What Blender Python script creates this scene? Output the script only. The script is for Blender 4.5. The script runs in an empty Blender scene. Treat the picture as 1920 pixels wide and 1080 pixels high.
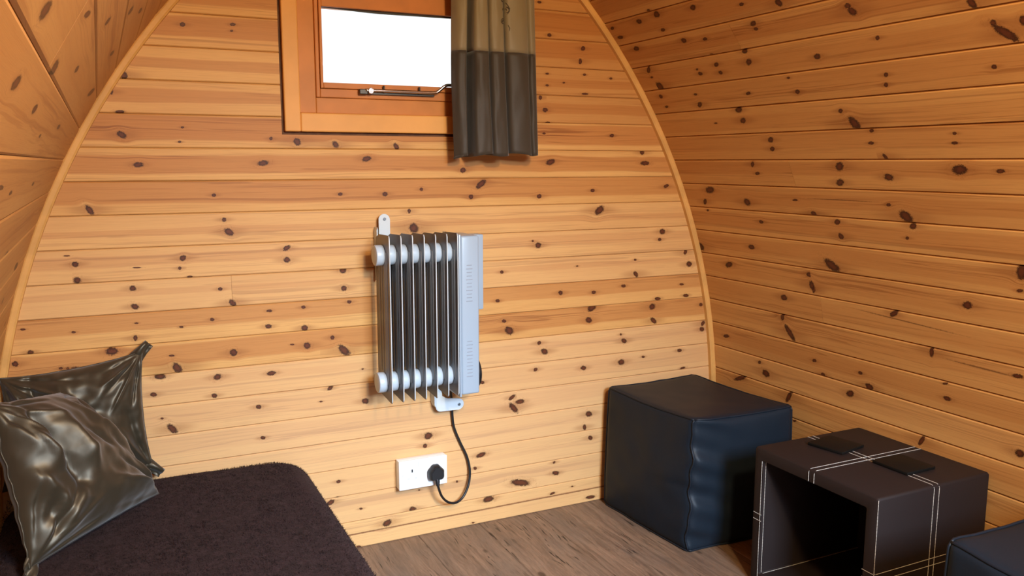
import bpy, bmesh, math, random
from mathutils import Vector, Matrix, noise as mnoise

SC = bpy.context.scene
COL = SC.collection
random.seed(7)

# ------------------------------------------------------------------ camera
R_PITCH, R_YAW = -0.147157, 0.450410
cam_d = bpy.data.cameras.new('camera')
cam_d.sensor_width = 36.0
cam_d.lens = 36.0 * 1589.56 / 1920.0
cam_d.clip_start = 0.01
cam = bpy.data.objects.new('camera', cam_d)
cam.location = (0.0, -2.24075, 1.08508)
cam.rotation_euler = (math.pi / 2 + R_PITCH, 0.0, -R_YAW)
COL.objects.link(cam)
SC.camera = cam

# ------------------------------------------------------------------ world, lights, exposure
SC.view_settings.view_transform = 'Standard'
SC.view_settings.look = 'None'
SC.view_settings.gamma = 1.0
SC.view_settings.use_curve_mapping = False
SC.view_settings.exposure = 0.24
SC.cycles.use_denoising = True
SC.cycles.max_bounces = 10
SC.cycles.diffuse_bounces = 6
SC.cycles.transparent_max_bounces = 12
SC.cycles.sample_clamp_indirect = 6.0

wd = bpy.data.worlds.new('overcast_sky')
SC.world = wd
wd.use_nodes = True
bg = wd.node_tree.nodes['Background']
bg.inputs[0].default_value = (0.93, 0.97, 1.0, 1)
bg.inputs[1].default_value = 1.2


def area_light(name, loc, rot, sx, sy, power, color, shape='RECTANGLE', spread=math.pi):
    l = bpy.data.lights.new(name, 'AREA')
    l.shape = shape
    l.size = sx
    if shape in ('RECTANGLE', 'ELLIPSE'):
        l.size_y = sy
    l.energy = power
    l.color = color
    l.spread = spread
    o = bpy.data.objects.new(name, l)
    o.location = loc
    o.rotation_euler = rot
    COL.objects.link(o)
    return o


# the bright sky outside, seen from inside only through the open glazed front behind the camera: the door head
# cuts it off from the upper walls
area_light('sky_outside_door', (1.00, -4.50, 2.32), (math.radians(68), 0, math.radians(3)), 1.6, 1.0, 520.0, (0.55, 0.75, 1.0))
# warm lamp high on the front gable, above the door, shining down the pod
area_light('ceiling_lamp_light', (0.72, -2.30, 1.78), (math.radians(58), 0, 0), 0.16, 0.16, 25.0, (1.0, 0.73, 0.36), 'DISK')

# ------------------------------------------------------------------ helpers


def lin(r, g, b):
    def f(c):
        c /= 255.0
        return c / 12.92 if c <= 0.04045 else ((c + 0.055) / 1.055) ** 2.4
    return (f(r), f(g), f(b), 1.0)


class NT:
    """tiny node-tree builder"""

    def __init__(self, name):
        self.m = bpy.data.materials.new(name)
        self.m.use_nodes = True
        self.t = self.m.node_tree
        self.n = self.t.nodes
        self.b = self.n['Principled BSDF']

    def node(self, kind, **kw):
        x = self.n.new(kind)
        for k, v in kw.items():
            setattr(x, k, v)
        return x

    def link(self, a, b):
        self.t.links.new(a, b)

    def put(self, sock, v):
        if isinstance(v, bpy.types.NodeSocket):
            self.link(v, sock)
        else:
            sock.default_value = v

    def math(self, op, a, b=0.0, c=0.0, clamp=False):
        x = self.node('ShaderNodeMath', operation=op, use_clamp=clamp)
        self.put(x.inputs[0], a)
        self.put(x.inputs[1], b)
        self.put(x.inputs[2], c)
        return x.outputs[0]

    def attr(self, name):
        return self.node('ShaderNodeAttribute', attribute_name=name)

    def sep(self, v):
        x = self.node('ShaderNodeSeparateXYZ')
        self.link(v, x.inputs[0])
        return x.outputs

    def comb(self, x, y, z=0.0):
        c = self.node('ShaderNodeCombineXYZ')
        self.put(c.inputs[0], x)
        self.put(c.inputs[1], y)
        self.put(c.inputs[2], z)
        return c.outputs[0]

    def noise(self, vec, scale, detail=3.0, rough=0.55, dist=0.0):
        x = self.node('ShaderNodeTexNoise')
        if vec is not None:
            self.link(vec, x.inputs['Vector'])
        x.inputs['Scale'].default_value = scale
        x.inputs['Detail'].default_value = detail
        x.inputs['Roughness'].default_value = rough
        x.inputs['Distortion'].default_value = dist
        return x.outputs[0]

    def smooth(self, v, a, b, to0=0.0, to1=1.0):
        x = self.node('ShaderNodeMapRange', interpolation_type='SMOOTHSTEP')
        self.put(x.inputs[0], v)
        x.inputs[1].default_value = a
        x.inputs[2].default_value = b
        x.inputs[3].default_value = to0
        x.inputs[4].default_value = to1
        return x.outputs[0]

    def mix(self, fac, a, b, blend='MIX'):
        x = self.node('ShaderNodeMix', data_type='RGBA', blend_type=blend)
        self.put(x.inputs[0], fac)
        self.put(x.inputs[6], a)
        self.put(x.inputs[7], b)
        return x.outputs[2]

    def bump(self, h, strength=0.3, dist=0.002):
        x = self.node('ShaderNodeBump')
        self.link(h, x.inputs['Height'])
        x.inputs['Strength'].default_value = strength
        x.inputs['Distance'].default_value = dist
        self.link(x.outputs[0], self.b.inputs['Normal'])

    def coords(self, which='Object'):
        return self.node('ShaderNodeTexCoord').outputs[which]


def plain(name, col, rough=0.5, metal=0.0, spec=0.5, bump=0.0, bscale=300.0, var=0.0, vscale=6.0, **kw):
    n = NT(name)
    n.b.inputs['Roughness'].default_value = rough
    n.b.inputs['Metallic'].default_value = metal
    n.b.inputs['Specular IOR Level'].default_value = spec
    co = n.coords()
    if var > 0:
        f = n.noise(co, vscale, 4.0)
        c2 = tuple(c * (1 - var) for c in col[:3]) + (1,)
        c1 = tuple(min(1, c * (1 + var)) for c in col[:3]) + (1,)
        n.link(n.mix(n.smooth(f, 0.3, 0.7), c2, c1), n.b.inputs['Base Color'])
    else:
        n.b.inputs['Base Color'].default_value = col
    if bump > 0:
        n.bump(n.noise(co, bscale, 3.0), bump, 0.001)
    for k, v in kw.items():
        n.b.inputs[k].default_value = v
    return n.m


def pine(name, light, heart, lines, rough=0.5):
    """varnished pine: board coordinates, heartwood band and knots come from mesh attributes"""
    n = NT(name)
    bc = n.sep(n.attr('bc').outputs['Vector'])         # metres along, metres across, seed
    band = n.sep(n.attr('band').outputs['Vector'])      # centre, half width, strength (metres)
    tone = n.attr('tone').outputs['Fac']
    ks = [n.sep(n.attr('k%d' % i).outputs['Vector']) for i in (1, 2, 3, 4)]
    kr = n.sep(n.attr('kr').outputs['Vector'])          # knot radii, and offsets from the knots along / across
    ks_ = n.sep(n.attr('ks').outputs['Vector'])
    kt = n.sep(n.attr('kt').outputs['Vector'])
    S, T, SEED = bc[0], bc[1], n.math('MULTIPLY', bc[2], 7.31)
    rad = []
    tt = T
    for i, k in enumerate(ks):
        d = n.math('SQRT', n.math('ADD', n.math('MULTIPLY', k[0], k[0]), n.math('MULTIPLY', k[1], k[1])))
        rad.append(d)
        if i < 3:   # grain runs round the knot
            e = n.math('EXPONENT', n.math('MULTIPLY', n.math('MULTIPLY', d, d), -0.22))
            tt = n.math('MULTIPLY_ADD', n.math('MULTIPLY', kt[i], e), -0.75, tt)
    # slow wander of the grain
    wv = n.noise(n.comb(n.math('MULTIPLY', S, 1.6), n.math('MULTIPLY', T, 9.0), SEED), 1.0, 2.0)
    tw = n.math('MULTIPLY_ADD', n.math('SUBTRACT', wv, 0.5), 0.022, tt)
    # heartwood band
    bd = n.math('DIVIDE', n.math('ABSOLUTE', n.math('SUBTRACT', tw, band[0])), n.math('ADD', band[1], 0.0001))
    bm = n.math('MULTIPLY', n.smooth(bd, 0.86, 1.08, 1.0, 0.0), band[2])
    # growth rings
    gv = n.noise(n.comb(n.math('MULTIPLY', S, 0.9), n.math('MULTIPLY', tw, 60.0), SEED), 1.0, 3.0, 0.6, 0.6)
    ring = n.math('SINE', n.math('MULTIPLY_ADD', gv, 34.0, n.math('MULTIPLY', tw, 260.0)))
    ring = n.smooth(ring, 0.25, 1.0)
    gate = n.smooth(n.noise(n.comb(n.math('MULTIPLY', S, 1.1), n.math('MULTIPLY', tw, 32.0), n.math('ADD', SEED, 3.3)), 1.0, 2.0), 0.42, 0.72)
    ring = n.math('MULTIPLY', ring, n.math('MULTIPLY_ADD', gate, 0.85, 0.12))
    ring = n.math('MULTIPLY', ring, n.math('MULTIPLY_ADD', bm, 0.6, 0.55))
    # fine fibres
    fib = n.noise(n.comb(n.math('MULTIPLY', S, 14.0), n.math('MULTIPLY', tt, 900.0), SEED), 1.0, 2.0, 0.7)
    cloud = n.noise(n.comb(n.math('MULTIPLY', S, 2.2), n.math('MULTIPLY', tt, 14.0), n.math('ADD', SEED, 9.1)), 1.0, 3.0)
    c = n.mix(n.smooth(cloud, 0.35, 0.75, 0.0, 0.30), light, heart)
    c = n.mix(n.math('MULTIPLY', bm, 0.95), c, heart)
    c = n.mix(n.math('MULTIPLY', ring, 0.74), c, lines)
    st = n.noise(n.comb(n.math('MULTIPLY', S, 0.55), n.math('MULTIPLY', tw, 75.0), n.math('ADD', SEED, 17.0)), 1.0, 2.0, 0.5)
    c = n.mix(n.smooth(st, 0.62, 0.72, 0.0, 0.42), c, lines)
    c = n.mix(n.smooth(fib, 0.45, 0.8, 0.0, 0.24), c, lines)
    # board tone: 0 neutral, >0 darker, <0 paler
    c = n.mix(n.math('MULTIPLY', tone, 1.0, clamp=True), c, tuple(x * f for x, f in zip(heart[:3], (.80, .72, .62))) + (1,))
    c = n.mix(n.math('MULTIPLY', tone, -1.0, clamp=True), c, tuple(min(1, x * f) for x, f in zip(light[:3], (1.0, 1.17, 2.0))) + (1,))
    # knots
    kn1 = n.noise(n.comb(n.math('MULTIPLY', S, 130.0), n.math('MULTIPLY', T, 130.0), SEED), 1.0, 2.0)
    kn2 = n.noise(n.comb(n.math('MULTIPLY', S, 420.0), n.math('MULTIPLY', T, 420.0), SEED), 1.0, 2.0)
    for i, k in enumerate(ks):
        d = rad[i]
        dd = n.math('MULTIPLY_ADD', n.math('SUBTRACT', kn1, 0.5), 0.75, d)
        dd = n.math('MULTIPLY_ADD', n.math('SUBTRACT', kn2, 0.5), 0.80, dd)
        if i < 3:
            # dark wings along the grain, ring halo, then the knot itself
            u = n.math('DIVIDE', n.math('MULTIPLY', ks_[i], 0.24), kr[i])
            v = n.math('DIVIDE', kt[i], kr[i])
            wing = n.math('SQRT', n.math('ADD', n.math('MULTIPLY', u, u), n.math('MULTIPLY', v, v)))
            wing = n.math('MULTIPLY_ADD', n.math('SUBTRACT', fib, 0.5), 1.1, wing)
            c = n.mix(n.smooth(wing, 0.30, 1.6, 0.40, 0.0), c, lines)
            wob = n.math('MULTIPLY_ADD', n.math('SUBTRACT', kn1, 0.5), 2.2, dd)
            hal = n.math('SINE', n.math('MULTIPLY', wob, 6.5))
            hal = n.math('MULTIPLY', n.smooth(hal, -0.1, 1.0), n.smooth(dd, 1.15, 2.7, 0.40, 0.0))
            hal = n.math('MULTIPLY', hal, n.smooth(kn1, 0.38, 0.62))
            c = n.mix(hal, c, lines)
            core = n.mix(n.smooth(dd, 0.25, 0.95), lin(92, 44, 24), lin(44, 18, 10))
            fac = n.math('MULTIPLY', n.smooth(dd, 0.80, 1.22, 1.0, 0.0), n.math('SUBTRACT', 0.95, k[2]))
            c = n.mix(fac, c, core)
        else:
            c = n.mix(n.smooth(dd, 0.3, 1.3, 0.75, 0.0), c, lin(92, 52, 26))
    n.link(c, n.b.inputs['Base Color'])
    n.b.inputs['Roughness'].default_value = rough
    n.b.inputs['Specular IOR Level'].default_value = 0.22
    h = n.math('ADD', fib, n.math('MULTIPLY', ring, 0.6))
    n.bump(h, 0.10, 0.0006)
    return n.m


def smooth_all(me):
    for p in me.polygons:
        p.use_smooth = True


def link_mesh(name, me, mat, parent=None, smooth=False):
    if mat is not None:
        me.materials.append(mat)
    if smooth:
        smooth_all(me)
    o = bpy.data.objects.new(name, me)
    COL.objects.link(o)
    if parent is not None:
        o.parent = parent
    return o


def obj(name, bm, mat, parent=None, smooth=False, auto=None):
    me = bpy.data.meshes.new(name)
    bmesh.ops.recalc_face_normals(bm, faces=bm.faces[:])
    bm.to_mesh(me)
    bm.free()
    o = link_mesh(name, me, mat, parent, smooth)
    if auto is not None:
        for p in me.polygons:
            p.use_smooth = True
        me.set_sharp_from_angle(angle=math.radians(auto))
    return o


def pydata(name, vs, fs, mat, parent=None, smooth=False):
    me = bpy.data.meshes.new(name)
    me.from_pydata(vs, [], fs)
    me.update()
    return link_mesh(name, me, mat, parent, smooth)


def thing(name, label, cat, loc=(0, 0, 0), group=None):
    o = bpy.data.objects.new(name, None)
    o.empty_display_size = 0.05
    o.location = loc
    COL.objects.link(o)
    tag(o, label, cat, group)
    return o


def tag(o, label, cat, group=None):
    o['label'] = label
    o['category'] = cat
    if group:
        o['group'] = group
    return o


def struct(o):
    o['kind'] = 'structure'
    return o


def keep(o, parent):
    """parent o, given in world coordinates, to an Empty that may be off the origin"""
    o.parent = parent
    o.location = Vector(o.location) - Vector(parent.location)
    return o


def box(bm, x0, x1, y0, y1, z0, z1, bev=0.0, seg=2):
    r = bmesh.ops.create_cube(bm, size=1.0)
    vs = r['verts']
    for v in vs:
        v.co = Vector(((x0 + x1) / 2 + v.co.x * (x1 - x0), (y0 + y1) / 2 + v.co.y * (y1 - y0), (z0 + z1) / 2 + v.co.z * (z1 - z0)))
    if bev > 0:
        es = {e for v in vs for e in v.link_edges}
        bmesh.ops.bevel(bm, geom=list(es), offset=bev, segments=seg, affect='EDGES', profile=0.5)
    return vs


def tube(bm, pts, r, n=8, cap=True, closed=False):
    pts = [Vector(p) for p in pts]
    N = len(pts)
    rings = []
    up = Vector((0, 0, 1))
    prev = None
    for i, p in enumerate(pts):
        if closed:
            t = pts[(i + 1) % N] - pts[i - 1]
        else:
            t = pts[min(i + 1, N - 1)] - pts[max(i - 1, 0)]
        t.normalize()
        if prev is None:
            a = t.cross(up)
            if a.length < 1e-3:
                a = t.cross(Vector((1, 0, 0)))
        else:
            a = prev - t * prev.dot(t)
        a.normalize()
        prev = a
        b = t.cross(a)
        rr = r[i] if isinstance(r, (list, tuple)) else r
        rings.append([bm.verts.new(p + (a * math.cos(2 * math.pi * j / n) + b * math.sin(2 * math.pi * j / n)) * rr) for j in range(n)])
    M = N if closed else N - 1
    for i in range(M):
        A, B = rings[i], rings[(i + 1) % N]
        for j in range(n):
            bm.faces.new((A[j], A[(j + 1) % n], B[(j + 1) % n], B[j]))
    if cap and not closed:
        bm.faces.new(rings[0][::-1])
        bm.faces.new(rings[-1])


def spline(pts, sub=8):
    pts = [Vector(p) for p in pts]
    out = []
    for i in range(len(pts) - 1):
        p0, p1, p2, p3 = pts[max(i - 1, 0)], pts[i], pts[i + 1], pts[min(i + 2, len(pts) - 1)]
        for j in range(sub):
            t = j / sub
            out.append(0.5 * ((2 * p1) + (p2 - p0) * t + (2 * p0 - 5 * p1 + 4 * p2 - p3) * t * t + (3 * p1 - p0 - 3 * p2 + p3) * t ** 3))
    out.append(pts[-1])
    return out


def cyl(bm, p0, p1, r, n=24, bev=0.0):
    """capped cylinder between two points, its rims bevelled"""
    p0, p1 = Vector(p0), Vector(p1)
    ax = (p1 - p0).normalized()
    L = (p1 - p0).length
    if bev > 0:
        st = [(0, r - bev), (bev * 0.3, r - bev * 0.3), (bev, r), (L - bev, r), (L - bev * 0.3, r - bev * 0.3), (L, r - bev)]
    else:
        st = [(0, r), (L, r)]
    a = ax.orthogonal().normalized()
    b = ax.cross(a)
    rings = [[bm.verts.new(p0 + ax * s + (a * math.cos(2 * math.pi * j / n) + b * math.sin(2 * math.pi * j / n)) * q) for j in range(n)] for s, q in st]
    for A, B in zip(rings, rings[1:]):
        for j in range(n):
            bm.faces.new((A[j], A[(j + 1) % n], B[(j + 1) % n], B[j]))
    bm.faces.new(rings[0][::-1])
    bm.faces.new(rings[-1])


def prism(bm, poly, y0, y1):
    """poly: list of (x, z), extruded along y"""
    A = [bm.verts.new((x, y0, z)) for x, z in poly]
    B = [bm.verts.new((x, y1, z)) for x, z in poly]
    bm.faces.new(A)
    bm.faces.new(B[::-1])
    n = len(poly)
    for i in range(n):
        bm.faces.new((A[i], B[i], B[(i + 1) % n], A[(i + 1) % n]))


# ------------------------------------------------------------------ materials
M_PINE = pine('varnished_pine', lin(215, 164, 97), lin(184, 122, 64), lin(132, 76, 36))
M_PINE_PLAIN = plain('pine_trim', lin(208, 156, 88), 0.5, var=0.10, vscale=14.0, spec=0.25)
M_BACK = plain('dark_wood_backing', lin(92, 56, 30), 0.8, var=0.2)
M_WHITE = plain('white_enamel', lin(158, 174, 188), 0.32, spec=0.5)
M_FIN = plain('grey_white_enamel', lin(116, 118, 120), 0.38, spec=0.5)
M_CAP = plain('pale_blue_plastic', lin(186, 199, 209), 0.34)
M_BRACKET = plain('white_bracket_enamel', lin(200, 208, 210), 0.34)
M_PLASTIC = plain('white_plastic', lin(240, 240, 238), 0.3)
M_BLACK = plain('black_rubber', lin(22, 22, 24), 0.42)
M_CHROME = plain('chrome', lin(215, 212, 205), 0.18, metal=1.0)
M_DARKMETAL = plain('dark_steel', lin(70, 66, 60), 0.35, metal=0.9)
M_SCREW = plain('screw_steel', lin(120, 125, 128), 0.4, metal=0.8)
M_SLOT = plain('dark_slot', lin(40, 40, 44), 0.7)
M_SEAL = plain('dark_seal', lin(46, 44, 42), 0.6)
M_THREAD = plain('white_thread', lin(196, 190, 180), 0.7)
M_LEATHER = plain('charcoal_leatherette', lin(37, 29, 28), 0.6, spec=0.22, bump=0.25, bscale=900.0)
M_COASTER = plain('black_leatherette', lin(14, 13, 11), 0.6, spec=0.2, bump=0.25, bscale=900.0)
M_POUF = plain('black_vinyl', lin(26, 34, 43), 0.46, spec=0.16, bump=0.2, bscale=500.0)
M_POUF_SEAM = plain('black_vinyl_piping', lin(22, 29, 38), 0.5, spec=0.25)

# ------------------------------------------------------------------ the pod's shape: a gothic arch of flat tongue-and-groove boards
XC, AR, AZ, AC = 0.79, 1.9164, 0.2357, 0.8551     # centre line, arc radius, arc centre height, arc offset
PHI5, DPHI = 0.4625, 0.042
PITCH = 0.08
YF = -2.72                                         # front wall


def half_width(z):
    return math.sqrt(max(AR * AR - (z - AZ) ** 2, 0.0)) - AC


def arch(k):
    ph = PHI5 + (5 - k) * DPHI
    return AR * math.cos(ph) - AC, AZ + AR * math.sin(ph)


# knots: board index, centre along, centre across, 2x2 map from board metres to the knot's unit circle
KE = [(0,0.2046,0.0274,167,9,14,202),(0,0.3205,0.0196,159,7,18,263),(0,0.3172,0.0351,265,12,25,394),(1,0.0686,0.0719,58,92,-123,60),(2,0.0389,0.0309,220,14,6,164),(2,0.0554,0.0771,97,6,7,270),(3,0.0555,0.0505,84,50,-71,112),(3,0.1916,0.0307,274,15,7,391),(3,0.1836,0.0654,274,15,4,390),(4,0.0873,0.0406,94,6,0,158),(5,-0.0241,0.0663,50,59,-138,94),(5,0.2563,0.036,197,10,-4,251),(6,0.2776,0.0178,195,9,-5,186),(6,0.2877,0.0491,73,45,-68,104),(7,-0.063,0.0336,148,10,-8,158),(7,-0.0611,0.0719,116,46,-58,119),(7,0.1757,0.0301,119,-56,74,134),(7,0.1669,0.055,269,15,-14,250),(7,0.1894,0.0777,159,8,-22,372),(7,0.0702,0.0484,105,6,-35,637),(7,-0.0794,0.0125,150,10,-32,661),(3,0.4015,0.0551,251,10,3,249),(3,0.4672,0.0625,59,73,-93,76),(3,0.5672,0.0684,65,81,-107,90),(3,0.734,0.0727,48,87,-143,84),(4,0.3791,0.037,74,-10,26,148),(4,0.6498,0.0258,82,-21,35,137),(4,0.9294,0.0567,122,1,-1,134),(5,0.576,0.0385,174,5,-4,236),(5,0.6995,0.0405,133,3,-3,173),(5,0.8041,0.029,213,4,-3,227),(5,0.9852,0.0163,42,-38,76,101),(5,0.9534,0.0522,129,83,-78,142),(6,0.7673,0.0086,215,4,-4,170),(6,0.7804,0.0563,53,49,-54,64),(7,0.4308,0.016,92,-48,84,158),(7,0.4297,0.0468,112,45,-56,132),(8,0.5771,0.0031,114,3,-8,138),(8,0.0576,0.0188,140,8,-10,152),(8,0.0597,0.0637,109,44,-68,139),(8,0.2601,0.0333,193,9,-16,243),(8,0.2883,0.0711,69,61,-106,106),(9,-0.1813,0.0199,185,14,-34,395),(9,-0.0773,0.0354,221,15,-34,386),(9,0.0608,0.0249,208,12,-42,501),(9,0.0562,0.0618,208,12,-14,150),(9,0.1627,0.0429,200,11,-31,367),(9,0.237,0.0299,194,10,-20,242),(9,-0.1702,0.0756,152,11,-19,196),(10,0.0022,0.01,71,-1,0,108),(10,-0.2024,0.0204,154,12,-17,157),(10,-0.1102,0.0405,222,15,-33,307),(10,-0.0957,0.0421,294,20,-33,306),(10,-0.0789,0.0465,109,7,-16,152),(10,0.1363,0.0341,160,9,-37,366),(10,0.1471,0.0668,41,53,-95,62),(10,0.2849,0.0406,108,5,-12,118),(11,0.1063,0.0043,81,5,-16,146),(11,0.0889,0.0489,135,8,-22,182),(11,0.2426,0.021,93,-26,37,136),(11,0.2324,0.0692,153,8,-22,177),(12,0.1051,0.0331,267,15,-49,360),(12,0.1272,0.0626,49,45,-98,87),(8,0.5786,0.0526,136,4,-9,137),(9,0.5922,0.0102,169,5,-16,227),(9,0.468,0.0156,177,6,-17,232),(9,0.3792,0.0188,147,6,-22,283),(9,0.3748,0.0596,122,5,-15,176),(9,0.4688,0.0719,118,4,-12,138),(10,0.4349,0.0338,178,7,-44,461),(10,0.4741,0.0404,117,4,-11,114),(10,0.5424,0.0247,171,5,-15,170),(10,0.5735,0.0632,36,34,-69,72),(11,0.3778,0.026,91,-11,13,172),(11,0.6242,0.041,330,9,-47,440),(12,0.5321,0.0048,101,-61,109,186),(12,0.5061,0.0391,229,8,-56,445),(12,0.6294,0.0531,109,3,-16,130),(12,0.3413,0.0329,146,6,-22,172),(13,0.3486,0.0387,145,6,-33,227),(15,0.5474,0.034,166,-50,42,204),(15,0.543,0.08,221,7,-57,320),(16,0.5232,0.0104,77,-44,72,134),(16,0.6088,0.045,215,6,-58,315),(16,0.7623,0.0751,102,2,-23,122),(17,0.6843,0.0226,65,-38,52,103),(17,0.5996,0.0766,161,4,-64,311),(17,0.9526,0.0728,190,1,-76,392),(3,1.1883,0.0305,188,-1,5,324),(3,1.4229,0.0336,130,-3,3,207),(4,1.5359,0.0047,108,-79,63,130),(4,1.2102,0.0343,65,-28,38,120),(4,1.5468,0.0377,62,-2,0,151),(5,1.1732,0.0545,130,54,-50,149),(5,1.3572,0.0399,132,-2,-3,206),(5,1.6307,0.0302,84,-62,78,168),(6,1.383,0.0207,38,-44,60,71),(7,1.1704,0.0405,111,-1,-5,125),(7,1.1524,0.027,280,-1,-13,314),(7,1.6207,0.0149,96,-3,-4,116),(7,1.6111,0.0403,160,-5,-8,194),(8,1.5185,0.0212,198,-5,-15,293),(8,1.3056,0.0303,265,-3,-22,404),(8,1.7141,0.0064,51,-100,130,90),(8,1.7307,0.0459,92,-3,-6,113),(8,1.0504,0.0341,192,0,-12,211),(8,1.5217,0.0675,36,83,-127,86),(9,1.2483,0.0294,134,-1,-10,152),(9,1.3661,0.0356,129,-2,-13,198),(9,1.4761,0.0224,125,-3,-12,195),(9,1.0363,0.039,144,0,-15,209),(9,1.7028,0.0315,116,-4,-18,282),(9,1.6086,0.0729,95,-3,-13,190),(9,1.7215,0.0701,92,-3,-13,187),(10,1.361,0.0041,50,-38,52,96),(10,1.35,0.0422,78,32,-44,112),(10,1.5884,0.0177,66,-63,55,85),(10,1.594,0.0638,43,56,-93,103),(10,1.7843,0.0251,150,-6,-14,184),(11,1.7958,0.0095,53,-97,122,86),(11,1.7921,0.0292,112,-5,-12,137),(10,1.0571,0.0215,142,0,-17,207),(10,1.0747,0.0521,58,38,-47,76),(11,1.1755,0.0189,114,-97,102,153),(11,1.194,0.0473,73,49,-64,104),(11,1.4695,0.0187,248,-5,-26,288),(11,1.4822,0.0407,80,55,-73,126),(12,1.1631,0.0208,126,-75,72,172),(12,1.3329,0.0341,103,-1,-16,145),(12,1.4736,0.0298,82,-18,5,112),(12,1.5576,0.0208,160,-4,-29,282),(12,1.7021,0.0137,115,-4,-18,184),(12,1.7174,0.0753,90,-40,50,254),(12,0.9851,0.0405,145,1,-24,205),(13,1.0835,0.0183,68,-55,101,153),(13,1.1105,0.035,69,-13,6,147),(13,1.0888,0.0523,27,42,-95,77),(14,1.3546,0.0259,85,-1,-15,114),(14,1.3395,0.0677,170,-2,-16,114),(15,1.3618,0.0261,126,-2,-21,141),(15,0.9803,0.0238,62,-28,39,136),(15,0.9608,0.0624,191,1,-32,200),(16,0.9019,0.0142,191,-259,228,153),(16,1.2304,0.007,153,-124,134,218),(16,1.2364,0.0429,87,-1,-24,142),(16,1.1127,0.0535,31,3,-24,96),(17,1.0042,0.0076,56,-20,19,111),(17,1.2254,0.0279,103,-49,65,256),(17,1.3649,0.0652,63,-13,-4,181),(17,1.2969,0.0174,255,-3,-65,374),(-1,1.2041,0.0699,142,-1,14,222),(0,1.3173,0.0212,136,-2,9,163),(0,1.3087,0.0585,182,-2,6,130),(1,1.1978,0.0188,189,-1,14,330),(1,1.3239,0.0164,181,-3,14,323),(1,1.2532,0.0425,278,-3,17,434),(1,1.198,0.0522,188,-1,12,328),(1,1.4157,0.0235,175,-3,13,317),(1,1.3247,0.0723,90,-1,11,320),(2,1.1753,0.008,190,-1,5,164),(2,1.1914,0.0427,113,-1,4,163),(2,1.2005,0.0794,140,-1,6,324),(14,0.8135,0.0199,75,-25,21,98),(14,0.8031,0.0489,152,2,-23,155),(16,0.7829,0.02,305,5,-71,409)]
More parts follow.
